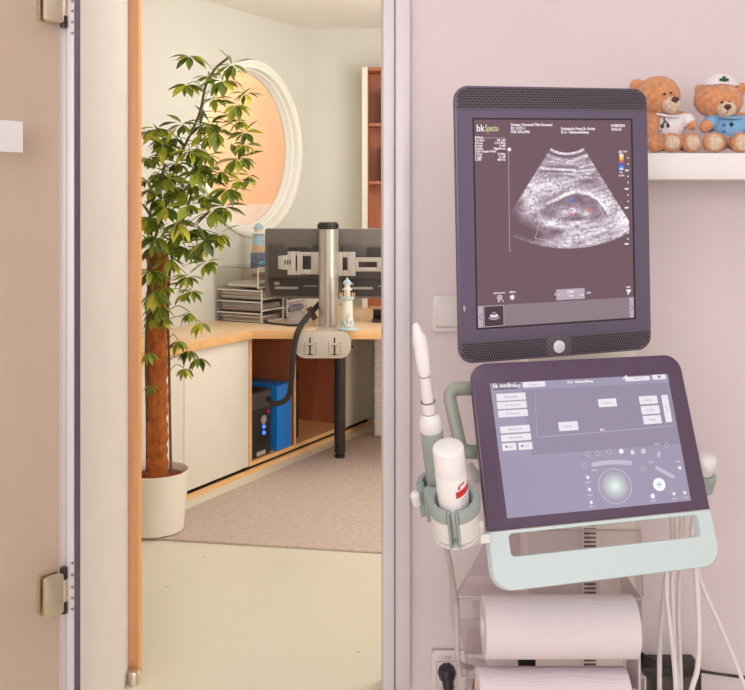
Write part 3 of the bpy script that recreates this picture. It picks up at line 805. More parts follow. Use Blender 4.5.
for (x, y, dy, sz, n) in U2:
    if x < 147: x = 147+rng.uniform(0, 6)
    o = P3(x, y, dy); q = near_stem(o)
    mid = (o+q)/2+Vector((0, 0, .02)); lf.mi = 1; pet.tube([q, mid, o], .0016, 6, 5); lf.mi = 0
    a0 = rng.uniform(0, 2*PI); tilt = Vector((rng.uniform(-.3, .3), rng.uniform(-.8, .1), 0))
    Lb = sz/F*YPL
    n += 1
    for k in range(n+1):
        a = a0+2*PI*k/(n+1)+rng.uniform(-.2, .2)
        dirn = Vector((math.cos(a), -.35+.55*math.sin(a), .62*math.sin(a)-rng.uniform(.15, .75)))+tilt*.4
        if y > 290: dirn.z -= .5
        L_ = Lb*rng.uniform(.72, 1.1)
        leaflet(o, dirn, L_, L_*rng.uniform(.32, .41), rng.uniform(-.5, .5))
lf.build('foliage', [leaf_mat(), M_stem], plant, sharp=180)

# ================================================================== things on the pink wall
M_shelf = mat('shelf_white', (240, 232, 232), .45, var=.01)
YS = 2.04; zt, zb = px(0, 153, YS).z, px(0, 179.5, YS).z
m = MB(); m.bx(px(612, 0, YS).x, 1.25, YS, DW-.001, zb, zt, .002)
tag(m.build('wall_shelf', M_shelf), 'thick white floating shelf on the pink wall carrying the teddy bears', 'shelf')

M_sw = mat('switch_white', (232, 220, 220), .35, var=.01)
fw = Frame((0, DW, 0), (1, 0, 0), (0, 0, 1), (0, -1, 0))
def plate(m, x0, y0, x1, y1, n0, dep, r, bev):
    u0, v1 = fw.uv(x0, y0); u1, v0 = fw.uv(x1, y1)
    m.prism([fw.at(u, v, n0) for u, v in rrect(u0, u1, v0, v1, r, 5)], fw.N*dep, bev)
sw = thing('light_switch', fw.pp(449, 313), 'white rocker light switch on the pink wall left of the upper monitor', 'switch')
m = MB(); plate(m, 432, 295, 468, 331.5, .0005, .011, .008, .003); m.build('frame_plate', M_sw, sw)
m = MB(); plate(m, 436.5, 301.5, 463.5, 326, .0118, .005, .003, .002); m.mi = 1; plate(m, 436, 325.3, 464, 326.5, .0116, .001, .0005, 0); m.build('rocker', [M_sw, mat('switch_gap', (120, 104, 104), .6)], sw)
ou = thing('wall_socket', fw.pp(448.5, 667), 'white wall socket low on the pink wall with a black plug in it', 'socket')
m = MB(); plate(m, 431.5, 649, 466, 687.5, .0005, .010, .008, .003); m.build('frame_plate', M_sw, ou)
m = MB(); plate(m, 436.5, 659.5, 460.5, 684.5, .0107, .002, .004, .0008); m.mi = 1; plate(m, 436, 658.9, 461, 685, .0106, .0004, .004, 0); m.build('insert', [M_sw, mat('socket_gap', (176, 160, 164), .6)], ou)
pa = Panel(fw); M_ink = mat('black_ink', (60, 50, 56), .7); 
m = MB(); plate(m, 438, 653, 457, 657.3, .0107, .0008, .001, 0); m.build('label_window', mat('label_clear', (226, 214, 216), .3), ou)
pa.text('2 U', (447.5, 656.3), .006, M_ink, .0118, 'c'); pa.build('lettering', ou)
pa = Panel(fw); pa.text('Steckdose nicht benutzen', (431.5, 649.3), .0042, M_ink, .0016, 'l', .066)
m = MB(); plate(m, 430.5, 646.6, 461, 650, .0004, .0009, .001, 0); m.mi = 0
sl = m.build('socket_label', mat('label_tape', (226, 206, 202), .5)); tag(sl, 'narrow printed label strip stuck just above the wall socket', 'label')
pa.build('lettering', sl)
pg = thing('power_plug', fw.pp(447, 668, .03), 'black plug pushed into the wall socket with its cord hanging down', 'plug')
M_rub = mat('plug_rubber', (40, 32, 36), .45)
m = MB(); c = fw.pp(446.5, 671, .0128); m.lathe(c, fw.N, [(.0185, 0), (.0195, .002), (.019, .018), (.0145, .034), (.006, .04)], 28)
for i in range(10): m.box(c+Vector((math.cos(i*PI/5)*.0188, -.008, math.sin(i*PI/5)*.0188)), (.003, .012, .003))
m.build('plug_body', M_rub, pg)
m = MB(); m.tube([c+Vector((0, -.03, -.004)), c+Vector((.002, -.036, -.03)), c+Vector((.0, -.03, -.08)), c+Vector((-.01, -.02, -.25)), c+Vector((.02, -.02, -.27))], [.012, .009, .007, .006, .005], 12, 8); m.build('cord', M_rub, pg)

# black power strip on the wall, and the black cord running along it
YW = 2.2; p0, p1 = px(630, 668, YW), px(702, 668, YW)
ps = thing('power_strip', (p0.x+.1, DW-.03, p0.z-.06), 'black power strip on the pink wall behind the white cables', 'power strip')
m = MB(); m.bx(p0.x, p1.x, YW, DW-.001, p0.z-.075, p0.z, .004); m.build('housing', M_dark, ps)
for k in range(3):
    m = MB(); xx = p0.x+.028+.05*k; m.lathe((xx, YW-.0004, p0.z-.036), (0, -1, 0), [(.019, 0), (.019, .002), (.016, .002), (.015, .0005), (0, .0005)], 20); m.build('outlet', M_dk2, ps)
m = MB(); yy = DW-.008
m.tube([px(628, 640, yy), px(641, 653, yy), px(649, 658, 2.2), px(656, 662, 2.188), px(668, 666, 2.188), px(684, 669, 2.188), px(700, 671, 2.188), px(712, 673, 2.19), px(730, 675.5, yy), px(752, 679, yy), px(800, 690, yy)], .0034, 8, 6)
tag(m.build('black_cord', M_rub), 'black cord running along the pink wall behind the white cables to the right', 'cord')

# ================================================================== ultrasound machine
M_bezel = mat('monitor_plum', (94, 80, 106), .32, var=.02, coat=.3)
M_side = mat('monitor_edge', (58, 50, 56), .4)
M_kbez = mat('console_plum', (82, 60, 88), .25, var=.02, coat=.4)
M_mint = mat('mint_plastic', (203, 216, 219), .38, var=.01)
M_sage = mat('sage_plastic', (160, 164, 152), .45, var=.02)
M_sage2 = mat('sage_rim', (156, 166, 164), .4, var=.02)
M_dev = mat('device_white', (232, 226, 226), .38, var=.01)
M_colm = mat('device_cream', (246, 236, 228), .45, var=.015)
M_acr = clear('acrylic', (247, 244, 246), .04, 2.0)
M_acre = mat('acrylic_edge', (198, 184, 190), .25, var=.04)

def rot(yaw, pitch, roll):
    cy, sy, cp, sp, cr, sr = math.cos(yaw), math.sin(yaw), math.cos(pitch), math.sin(pitch), math.cos(roll), math.sin(roll)
    return Matrix(((cy, -sy, 0), (sy, cy, 0), (0, 0, 1))) @ Matrix(((1, 0, 0), (0, cp, -sp), (0, sp, cp))) @ Matrix(((cr, 0, sr), (0, 1, 0), (-sr, 0, cr)))
def mkframe(o, R): return Frame(o, R @ Vector((1, 0, 0)), R @ Vector((0, 0, 1)), R @ Vector((0, -1, 0)))
FM = mkframe(KM_O, rot(*KM_A)); FK = mkframe(KK_O, rot(*KK_A))
MW, MH = KM_S; KW, KH = KK_S
cart = thing('ultrasound_machine', (.43, 2.02, 0), 'ultrasound machine with dark upright monitor and tilted touch console by the pink wall', 'ultrasound machine')

# column, feet
m = MB()
cx0, cx1 = px(527, 0, 2.04).x, px(636, 0, 2.04).x
m.bx(cx0, cx1, 2.04, 2.14, .12, 1.18, .006); m.mi = 1
vx0, vx1 = px(581, 0, 2.038).x, px(599, 0, 2.038).x
m.mi = 0; m.bx(vx0, vx1, 2.034, 2.0395, .2, .95, .001)
m.build('column', [M_colm, M_dk2], cart)
m = MB()
for k in range(64):
    z = px(0, 524, 2.033).z-k*.0086
    m.bx(px(584, 0, 2.033).x, px(596, 0, 2.033).x, 2.0332, 2.0338, z-.0042, z)
m.build('vent_slots', mat('slot_dark', (104, 86, 84), .7), cart)
m = MB(); m.bx(cx0-.08, cx1+.08, 1.72, 2.2, .07, .118, .01); b_ = m.build('base', M_dev, cart)
for x in (cx0-.05, cx1+.05):
    for y in (1.78, 2.14):
        m = MB(); m.lathe((x-.012, y, .036), (1, 0, 0), [(.02, 0), (.035, .002), (.035, .022), (.02, .024)], 24); m.bx(x-.006, x+.006, y-.01, y+.01, .055, .069); m.build('caster', M_dark, cart)

# monitor
def slab(fr, o, n0, dep, bev): 
    m = MB(); m.prism([fr.at(u, v, n0) for u, v in o], fr.N*dep, bev, 3); return m
mon = slab(FM, rrect(-MW/2+.001, MW/2, -MH/2, MH/2, .027, 8), -.010, .010, .003).build('monitor', [M_bezel], cart)
slab(FM, rrect(-MW/2+.05, MW/2-.05, -MH/2+.05, MH/2-.05, .03, 6), -.045, .0345, .01).build('rear_cover', M_side, mon)
uL, vT = FM.uv(474, 119.5); uR, _ = FM.uv(630.5, 119.5); _, vB = FM.uv(478, 328)
# speaker grilles: dark recessed bands full of holes
M_gr = mat('grille_dark', (98, 86, 98), .5); M_hole = mat('grille_hole', (34, 28, 34), .8); M_hi = mat('grille_web', (98, 88, 94), .45)
vg0 = FM.uv(456, 109)[1]; vg1 = FM.uv(460, 343)[1]
def grille(v0, v1, spans, top):
    m = MB()
    r = .024
    o = rrect(-MW/2+.002, MW/2-.002, v0, v1, .0005, 1)
    if top:
        o = [(u, v) for u, v in rrect(-MW/2+.0025, MW/2-.0025, v0-.05, v1, r, 8) if v > v0]+[(-MW/2+.0025, v0), (MW/2-.0025, v0)]
    else:
        o = [(MW/2-.0025, v1), (-MW/2+.0025, v1)]+[(u, v) for u, v in rrect(-MW/2+.0025, MW/2-.0025, v0, v1+.05, r, 8) if v < v1]
    m.prism([FM.at(u, v, .0002) for u, v in o], FM.N*.0012, .0004)
    m.mi = 1
    pitch = .0052; k = 0; v = v0+.004
    while v < v1-.003:
        u = -MW/2+.008+(pitch/2 if k % 2 else 0)
        while u < MW/2-.007:
            ok = any(a < u < b for a, b in spans)
            e = min(MW/2-abs(u), (v1-v) if top else (v-v0))
            cu, cv = MW/2-r, (v1-r if top else v0+r)
            if abs(u) > cu and ((v > cv) if top else (v < cv)) and math.hypot(abs(u)-cu, v-cv) > r-.004: ok = False
            if ok:
                m.poly([FM.at(u+.0020*math.cos(PI/3*q+PI/6), v+.0020*math.sin(PI/3*q+PI/6), .0016) for q in range(6)])
            u += pitch
        v += pitch*.866; k += 1
    return m.build('speaker_grille', [M_gr, M_hole], mon, smooth=False)
grille(vg0, MH/2-.0025, [(-1, 1)], True)
ub = FM.uv(558.5, 347)[0]
grille(-MH/2+.0025, vg1, [(-1, ub-.024), (ub+.024, 1)], False)
m = MB(); u, v = FM.uv(558.5, 346.5); m.lathe(FM.at(u, v, .0014), FM.N, [(.0112, 0), (.0112, .002), (.0095, .003)], 28); pbn = m.build('power_button', mat('button_white', (236, 230, 232), .35), mon)
pa = Panel(FM); g_ = mat('icon_grey', (190, 180, 190), .5)
for k in range(14):
    a, b = math.radians(120+k*21.5), math.radians(120+(k+1)*21.5)
    pa.face([(u+.0048*math.cos(a), v+.0048*math.sin(a)), (u+.0048*math.cos(b), v+.0048*math.sin(b)), (u+.0040*math.cos(b), v+.0040*math.sin(b)), (u+.0040*math.cos(a), v+.0040*math.sin(a))], g_, .0046)
pa.rectuv(u-.0004, u+.0004, v+.001, v+.0058, g_, .0046); pa.build('power_icon', pbn)
pa = Panel(FM); M_nfc = mat('key_mark', (176, 160, 180), .5)
pa.rect((461.5, 306), (467, 331), mat('bezel_patch', (96, 82, 96), .3), .0003); pa.rect((463, 306), (465.5, 310), M_nfc, .0006, .0008); pa.rect((463.8, 310), (464.9, 312), M_nfc, .0006); pa.build('bezel_mark', mon)

# what the monitor shows
M_bg = glow('scan_background', (110, 83, 94)); M_tx = glow('scan_text', (250, 238, 246)); M_tg = glow('scan_green', (206, 206, 150))
M_str = glow('scan_strip', (140, 122, 132)); M_str2 = glow('scan_tab', (186, 170, 182)); M_ln = glow('scan_line', (170, 152, 164)); M_thumb = glow('scan_thumb', (72, 50, 62))
M_edge = mat('screen_edge', (34, 26, 32), .4)
pa = Panel(FM)
pa.rectuv(uL-.003, uR+.004, vB-.003, vT+.003, M_edge, .0003)
pa.rectuv(uL, uR, vB, vT, M_bg, .0005)
def tx(t, x, y, w, h=.0052, mm=M_tx, al='l'):   # x, y = left end of baseline; w = length in photo pixels
    pa.text(t, (x, y), h, mm, .0011, al, w*.00188, True)
tx('bk', 476, 131.5, 8.5, .0125); tx('Specto', 484.8, 131.3, 13.5, .0118, M_tg)
pa.text('bk', (476.3, 131.5), .0125, M_tx, .00112, 'l', 8.5*.00188)
tx('Demmer, Dorumcad Thilo Dorumcad', 510.5, 126, 43.5); tx('ID: 152TS-1', 510.5, 129.6, 14.5); tx('DOB: 16/Oct/1946', 510.5, 133.2, 19.5)
tx('Urologische Praxis Dr. Kerbin', 560.5, 130, 37); tx('SC1e - Abdomen/Kidney', 560.5, 133.5, 30.5); tx('01/08/2024', 610.5, 127, 15.5); tx('10:56:26', 610.5, 130.6, 11.5)
L_ = ['B-Mode', 'Tis: Knd', 'B Freq', 'B Gain', 'Density', 'Color Doppler Mode', 'C Freq', 'C Gain', 'C PRF']
R_ = ['', 'MI: 1.04', 'H 4.5 MHz', '4 dB', 'High/Focus', '', '3.7 MHz', '41 dB', '804 Hz']
Wl = [8.5, 9, 7.5, 7.5, 8, 21.5, 7, 7, 6.5]; Wr = [0, 8.5, 11, 6, 12, 0, 8, 6.5, 8]
for i in range(9):
    y = 138.6+i*2.78
    tx(L_[i], 474.6, y, Wl[i], .0042)
    if R_[i]: pa.text(R_[i], (505, y-.1), .0042, M_tx, .0011, 'r', Wr[i]*.00188, True)
pa.line([(484, 138), (505, 137.9)], .0012, M_ln); pa.line([(497, 150.9), (505, 150.8)], .0012, M_edge)
pa.disc((509, 149.5), 2.1, M_tx, .0012); pa.line([(508.2, 152), (509.2, 251)], .0014, M_ln, .0014); pa.line([(509, 251), (511, 251)], .0012, M_ln)
# colour bar and depth scale
for i, c in enumerate([(250, 240, 200), (252, 222, 130), (250, 186, 90), (210, 120, 80), (150, 92, 130), (70, 90, 220), (90, 160, 250), (190, 225, 255)]):
    pa.rect((619.2, 154+i*2), (623.2, 156+i*2), glow('doppler_%d' % i, c), .0008)
tx('16', 617.5, 153.5, 4.5, .0036); tx('16', 618.5, 173.2, 4, .0036); tx('cm/s', 618, 176.3, 6.5, .0036); tx('0 cm', 619, 152.3, 8.5, .004)
for y, w in ((158, 1.2), (164, 1.2), (170.5, 3.5), (176.5, 1.2), (182.5, 1.2), (189, 4), (195, 1.2), (201.5, 1.2), (207.8, 4), (233, 1.2), (239, 1.2), (244, 4)):
    pa.rect((628.3-w, y-.8), (628.3, y+.6), M_tx, .0011)
# foot of the screen
for (y0, y1, xa, xb, mm, n) in ((0, 0, 476, 634.2, M_str, .0007),):
    u0, v0 = FM.uv(476.5, 328); u1, v1 = FM.uv(634, 297.2); vtop = FM.uv(476.5, 304.5)[1]
    v1 = FM.uv(634, 297)[1]
pa.rectuv(uL+.0005, uR-.0005, vB+.0005, v1, M_str, .0007)
pa.rectuv(uL+.0005, uL+.0095, vB+.0005, v1, M_str2, .0009); pa.rectuv(uR-.0095, uR-.0005, vB+.0005, v1, M_str2, .0009)
hb = v1-vB
for s_, uu in ((1, uL+.005), (-1, uR-.005)):
    a = FM.at
    q = [(uu+.002*s_, vB+hb*.36), (uu-.0022*s_, vB+hb*.5), (uu+.002*s_, vB+hb*.64)]
    for b_, c_ in zip(q, q[1:]):
        d = Vector((c_[0]-b_[0], c_[1]-b_[1])).normalized(); e = Vector((-d.y, d.x))*.0005
        pa.face([(b_[0]-e.x, b_[1]-e.y), (c_[0]-e.x, c_[1]-e.y), (c_[0]+e.x, c_[1]+e.y), (b_[0]+e.x, b_[1]+e.y)], M_thumb, .0012)
t0, t1 = uL+.0115, uL+.0115+hb*1.02
pa.rectuv(t0, t1, vB+.001, v1-.0005, M_str2, .0009); pa.rectuv(t0+.001, t1-.001, vB+.002, v1-.0015, M_thumb, .0011)
pa.rect((556, 289.5), (584.5, 298.5), M_str2, .0009); tx('CINE', 567, 293, 7, .0045); tx('74', 568.5, 297, 4, .0036); tx('1', 553.5, 295.5, 1.6, .0045); tx('74', 586, 294, 4.5, .004)
tx('1', 558, 296, 1, .003); tx('74', 580, 296, 3.5, .003)
tx('UROLOGY', 493, 294, 12, .0026); pa.disc((499.5, 297.5), 2.9, M_tx, .0011, 2.1); pa.disc((499.5, 297.5), 1.0, M_tx, .0011); tx('x 1', 497, 302, 6, .003)
tx('FREEZE', 509, 293, 6.5, .003)
for k in range(3):
    a = PI*k/3+PI/2; u, v = FM.uv(512, 297.2); dx, dy = .005*math.cos(a), .005*math.sin(a); e = (-dy*.22, dx*.22)
    pa.face([(u-dx-e[0], v-dy-e[1]), (u+dx-e[0], v+dy-e[1]), (u+dx+e[0], v+dy+e[1]), (u-dx+e[0], v-dy+e[1])], M_tx, .0011)
tx('TRIG', 625.5, 288, 5, .003); pa.rect((626, 289.5), (630.5, 291.5), M_tx, .0011); pa.line([(629.8, 290), (627.3, 294.5)], .0028, M_tx, .0011)
def e2(x, y): return (500+x/5.307, 130+y/5.307)
M_roi = glow('scan_roi', (206, 192, 202))
pa.line([e2(232, 410), e2(184, 575), e2(260, 586)], .0008, M_roi, .0014); pa.line([e2(470, 283), e2(492, 318)], .0008, M_roi, .0014); pa.line([e2(524, 402), e2(580, 548)], .0010, M_roi, .0014)
for x, y, w, h, c in ((372, 374, 14, 18, (70, 120, 240)), (376, 366, 8, 8, (150, 190, 250)), (376, 410, 8, 6, (236, 110, 90)), (362, 438, 14, 8, (240, 120, 140)), (378, 428, 10, 10, (110, 110, 220)), (374, 444, 18, 7, (230, 90, 110)), (478, 424, 16, 10, (240, 120, 70)), (392, 437, 10, 6, (250, 200, 210))):
    pa.rect(e2(x-w/2, y-h/2), e2(x+w/2, y+h/2), glow('flow_%d_%d' % (x, y), c), .0014, .0005)
# thumbnail fan
tu, tv, th_ = (t0+t1)/2, vB+hb*.5, hb*.4
for rr0, rr1, mm in ((.30, .42, M_ln), (.55, .72, M_str2), (.72, .9, M_tx), (1.0, 1.2, M_ln)):
    for k in range(8):
        a, b = math.radians(-38+9.5*k), math.radians(-38+9.5*(k+1)); oy = tv+th_*.75
        pa.face([(tu+rr0*th_*math.sin(a), oy-rr0*th_*math.cos(a)), (tu+rr0*th_*math.sin(b), oy-rr0*th_*math.cos(b)), (tu+rr1*th_*math.sin(b), oy-rr1*th_*math.cos(b)), (tu+rr1*th_*math.sin(a), oy-rr1*th_*math.cos(a))], mm, .0014)

disp = pa.build('display', mon)

# the scan: a fan of echo speckle
bm = bmesh.new(); cl = bm.loops.layers.float_color.new('Col')
def sm(a, b, x): t = max(0, min(1, (x-a)/(b-a))); return t*t*(3-2*t)
def G(x, y, cx, cy, rx, ry, a=0):
    a = math.radians(a); dx, dy = x-cx, y-cy; p_ = dx*math.cos(a)+dy*math.sin(a); q = -dx*math.sin(a)+dy*math.cos(a)
    return math.exp(-(p_/rx)**2-(q/ry)**2)
def curve(x, pts):
    for (xa, ya), (xb, yb) in zip(pts, pts[1:]):
        if xa <= x <= xb: t = (x-xa)/(xb-xa); t = t*t*(3-2*t)*.5+t*.5; return ya+(yb-ya)*t
    return None
CAP = [(215, 412), (255, 385), (300, 365), (350, 340), (400, 325), (460, 335), (510, 360), (545, 400), (575, 450)]
BOT = [(215, 455), (260, 468), (320, 480), (400, 488), (480, 484), (540, 468), (575, 448)]
def echo(x, y, r, th):
    v = .40+.10*sm(230, 300, y)
    # near field layers
    v += .35*math.exp(-((r-168)/6)**2)*(.6+.6*vnoise(th*9, 1))
    v -= .30*math.exp(-((r-184)/7)**2)
    v += .22*math.exp(-((r-207+6*vnoise(th*7, 2))/7)**2)
    for cy, w, am, x0, x1, sl in ((208, 6, .40, 210, 400, .06), (216, 5, .35, 380, 500, -.12), (190, 5, .35, 420, 510, -.22), (232, 6, .30, 320, 480, .0), (250, 7, .25, 395, 560, .10), (173, 4, .2, 250, 420, .1), (196, 6, -.2, 230, 420, .05), (224, 6, -.25, 200, 440, .05), (245, 5, -.15, 300, 480, 0)):
        yy = cy+sl*(x-(x0+x1)/2)+6*(vnoise(x*.018, cy)-.5)
        v += am*math.exp(-((y-yy)/w)**2)*sm(x0-15, x0+20, x)*(1-sm(x1-20, x1+15, x))
    v += .18*G(x, y, 250, 300, 120, 60)+.14*G(x, y, 120, 380, 60, 80)
    v -= .24*G(x, y, 470, 275, 70, 22, -18)+.20*G(x, y, 300, 345, 70, 16, -25)+.16*G(x, y, 520, 295, 40, 18)
    c = curve(x, CAP); bt = curve(x, BOT)
    if c is not None:
        band = math.exp(-((y-c)/9)**2)
        v += .38*band*sm(215, 300, x)*(1-.4*sm(520, 575, x))
        if bt and c+6 < y < bt+30:
            k = sm(c+4, c+20, y)*(1-sm(bt-14, bt+12, y))
            v = v*(1-k)+.25*k
            v -= .10*G(x, y, 410, 360, 40, 26)*k
    v += .46*G(x, y, 372, 432, 40, 17, -22)+.36*G(x, y, 452, 442, 38, 18, 8)-.10*G(x, y, 420, 470, 50, 10)-.08*G(x, y, 300, 400, 50, 14, -30)+.18*G(x, y, 320, 460, 60, 22, -35)+.15*G(x, y, 300, 420, 40, 20)
    v += .40*G(x, y, 275, 500, 70, 13, 12)+.30*G(x, y, 420, 490, 60, 12, -10)+.22*G(x, y, 560, 380, 60, 30, 40)
    v += .18*G(x, y, 470, 540, 150, 24, -14)+.12*G(x, y, 350, 590, 160, 16, -3)+.24*G(x, y, 650, 490, 40, 50)
    v -= .28*G(x, y, 300, 540, 44, 24)+.10*G(x, y, 420, 520, 40, 14)+.45*G(x, y, 120, 520, 110, 60, 20)+.15*G(x, y, 220, 560, 60, 34)
    v -= .12*sm(590, 660, r*.999)*(.5+.5*sm(450, 200, x))
    if r > 640: v += .1*math.exp(-((r-655)/7)**2)*sm(150, 300, x)
    return v
NA, NR = 230, 240
ac, r0, r1 = (355, -42), 162, 671
grid = []
for i in range(NA+1):
    th = math.radians(-32+64*i/NA); row = []
    for j in range(NR+1):
        r = r0+(r1-r0)*j/NR; x = ac[0]+r*math.sin(th); y = ac[1]+r*math.cos(th)
        xc = min(x, 684)
        v = echo(x, y, r, th)
        s1 = noise.noise(Vector((th*75, r*.24, 1.3))); s2 = noise.noise(Vector((th*26, r*.06, 7.1))); s3 = noise.noise(Vector((x*.014-y*.01, y*.065+x*.016, 4.2)))+.6*noise.noise(Vector((th*11, r*.11, 9.2))); s4 = random.uniform(-1, 1)
        v = v*(1+.46*s1+.36*s2+.36*s3+.18*s4)+.03*s1
        v = v*1.34-.12
        v *= 1-sm(520, 600, r)*sm(-22.5, -27.5, math.degrees(th))
        v *= 1-.75*sm(430, 520, r)*sm(-24, -30, math.degrees(th))
        v = max(0, min(1, v))
        U_, V_ = FM.uv(500+xc/5.307, 130+y/5.307)
        row.append((bm.verts.new(FM.at(U_, V_, .0010)), v, x))
    grid.append(row)
c0, c1 = lin((110, 83, 94)), lin((252, 246, 252))
cm = lin((176, 158, 171))
for i in range(NA):
    for j in range(NR):
        q = [grid[i][j], grid[i+1][j], grid[i+1][j+1], grid[i][j+1]]
        if all(k[2] >= 684 for k in q): continue
        f = bm.faces.new([k[0] for k in q])
        for l, k in zip(f.loops, q):
            t = k[1]
            col = [c0[z]+(cm[z]-c0[z])*t*2 if t < .5 else cm[z]+(c1[z]-cm[z])*(t*2-1) for z in range(3)]
            l[cl] = (*col, 1)
for f in bm.faces:
    f.normal_update()
    if f.normal.dot(FM.N) < 0: f.normal_flip()
q = MB(); q.b.free(); q.b = bm; q.build('scan_image', glow('scan_echo', None), disp, smooth=False)
# console: glass slab above, mint handle bar below
def kuv(x, y): return FK.uv(x, y)
vs_ = (kuv(484, 533)[1]+kuv(716, 507.5)[1])/2
o = [(u, v) for u, v in rrect(-KW/2, KW/2, -KH/2, KH/2, .030, 8)]
up = [p_ for p_ in o if p_[1] > vs_]; up = up+[(-KW/2, vs_), (KW/2, vs_)]
up = [(KW/2, vs_)]+[p_ for p_ in o if p_[1] > vs_]+[(-KW/2, vs_)]
KQ = [kuv(*q) for q in ((470.2, 364), (678.9, 354.3), (721.8, 565.3), (494.5, 593.3))]
def warp(u, v):
    a, b = (u+KW/2)/KW, (KH/2-v)/KH
    return tuple((1-a)*(1-b)*KQ[0][i]+a*(1-b)*KQ[1][i]+a*b*KQ[2][i]+(1-a)*b*KQ[3][i] for i in (0, 1))
up = [warp(*q) for q in up]
con = slab(FK, up, -.012, .012, .0025).build('console', M_kbez, cart)
slab(FK, [(u*.84, v*.8+.012) for u, v in up], -.045, .0325, .01).build('rear_cover', M_side, con)
# handle: plate with a long slot
hu0, hv1 = kuv(508, 536); hu1, hv0 = kuv(699, 541.5)
hv1 = (kuv(510, 534.5)[1]+kuv(697, 514.5)[1])/2; hv0 = (kuv(514, 557)[1]+kuv(697, 536)[1])/2
hu0 = kuv(510, 546)[0]; hu1 = kuv(699, 526)[0]
rr = .034
outer = [(KW/2, vs_-.001)]+[(u, v) for u, v in reversed(rrect(-KW/2, KW/2, -KH/2, KH/2, rr, 10)) if v < vs_-.02]+[(-KW/2, vs_-.001)]
outer = [warp(*q) for q in outer]
hole = rrect(hu0, hu1, hv0, hv1, .008, 6)
m = MB()
def ringbridge(m, outer, hole, n0, n1):
    # both walked by angle round the slot centre
    cu, cv = (hu0+hu1)/2, (hv0+hv1)/2
    N_ = 160
    def cast(poly, a):
        d = (math.cos(a), math.sin(a)); best = None
        for (x0, y0), (x1, y1) in zip(poly, poly[1:]+poly[:1]):
            ex, ey = x1-x0, y1-y0; den = d[0]*ey-d[1]*ex
            if abs(den) < 1e-12: continue
            t = ((x0-cu)*ey-(y0-cv)*ex)/den; s_ = ((x0-cu)*d[1]-(y0-cv)*d[0])/den
            if t > 0 and -1e-6 <= s_ <= 1+1e-6: best = t if best is None else max(best, t)
        return (cu+d[0]*best, cv+d[1]*best)
    A = sorted({math.atan2(y-cv, x-cu) % (2*PI) for x, y in outer+hole} | {2*PI*i/N_ for i in range(N_)})
    O = [cast(outer, a) for a in A]; H = [cast(hole, a) for a in A]
    e = .003
    def inset(P, q): # move towards / away from centre a little for a rounded edge
        return [(x+(cu-x)*q*.03, y+(cv-y)*q*.09) for x, y in P]
    R = [[FK.at(u, v, n0) for u, v in H], [FK.at(u, v, n1-e) for u, v in H], [FK.at(u+(u-cu)*.006, v+(v-cv)*.06, n1) for u, v in H],
         [FK.at(u-(u-cu)*.008, v-(v-cv)*.02, n1) for u, v in O], [FK.at(u, v, n1-e) for u, v in O], [FK.at(u, v, n0) for u, v in O], [FK.at(u, v, n0) for u, v in H]]
    m.rings(R, False, False)
ringbridge(m, outer, hole, -.014, .001)
bmesh.ops.remove_doubles(m.b, verts=m.b.verts, dist=1e-6)
bmesh.ops.recalc_face_normals(m.b, faces=m.b.faces)
m.build('handle', M_mint, con, sharp=50)

M_kbg = glow('panel_lilac', (150, 140, 163)); M_kbg2 = glow('panel_lilac_pale', (160, 152, 176)); M_kbtn = glow('panel_button', (236, 230, 238)); M_kdim = glow('panel_dim', (196, 187, 205)); M_ktx = glow('panel_text', (150, 142, 156)); M_kw = glow('panel_white', (252, 248, 252)); M_kdk = glow('panel_dark', (118, 104, 128))
pa = Panel(FK)
c_ = [kuv(491, 384.5), kuv(666, 373.5), kuv(692, 500), kuv(506, 519)]
su0, su1 = (c_[0][0]+c_[3][0])/2, (c_[1][0]+c_[2][0])/2; sv1, sv0 = (c_[0][1]+c_[1][1])/2, (c_[2][1]+c_[3][1])/2
SW, SHh = su1-su0, sv1-sv0
pa.rectuv(su0, su1, sv0, sv1, M_kbg, .0005)
pa.rectuv(su0, su1, sv0, sv0+SHh*.44, M_kbg2, .0007)
pa.rectuv(su0, su0+SW*.17, sv0, sv1-SHh*.065, M_kbg2, .0007)
pa.rectuv(su0, su1, sv1-SHh*.065, sv1, M_kbg2, .0008)
def K1(x, y): return (460+x/4.6, 350+y/4.6)
def K2(x, y): return (580+x/4.6, 360+y/4.6)
def btn(A, B, t=None):
    pa.rect(A, B, M_kbtn, .0010, .0012)
    if t: pa.text(t, ((A[0]+B[0])/2, (A[1]+B[1])/2+1), .0036, M_ktx, .0013, 'c', abs(B[0]-A[0])*.45*.0018)
btn(K1(165, 203), K1(303, 228), 'Patient'); btn(K1(168, 241), K1(308, 265), 'Protocol'); btn(K1(173, 280), K1(313, 303), 'Presets')
btn(K1(182, 353), K1(323, 375), 'Report'); btn(K1(186, 392), K1(328, 413), 'Review'); btn(K1(191, 431), K1(260, 460), ' Print'); btn(K1(266, 427), K1(334, 456), ' Store')
pa.rect(K1(206, 441), K1(217, 451), M_ktx, .0013); pa.rect(K1(278, 437), K1(289, 447), M_ktx, .0013)
btn(K1(450, 333), K1(545, 368), 'Annotate'); btn(K2(80, 181), K2(170, 213), 'Measure')
btn(K2(268, 168), K2(358, 200), 'Dual Image'); btn(K2(277, 213), K2(368, 246), 'Full View'); btn(K2(286, 258), K2(376, 291), 'Transfer'); btn(K2(371, 162), K2(424, 285))
a_, b_ = kuv(*K2(392, 212)), kuv(*K2(402, 224)); 
pa.line([K2(391, 212), K2(401, 224), K2(395, 237)], .0008, M_ktx, .0013)
pa.rect(K1(146, 156), K1(281, 178), M_kdk, .0010); pa.text('bk medical', K1(150, 176), .0080, M_kw, .0013, 'l', 23*.0018, True)
for k in range(3):
    pa.line([K1(256+7*k, 161-2*k), K1(262+7*k, 166), K1(258+7*k, 172+2*k)], .0013, M_kw, .0013)
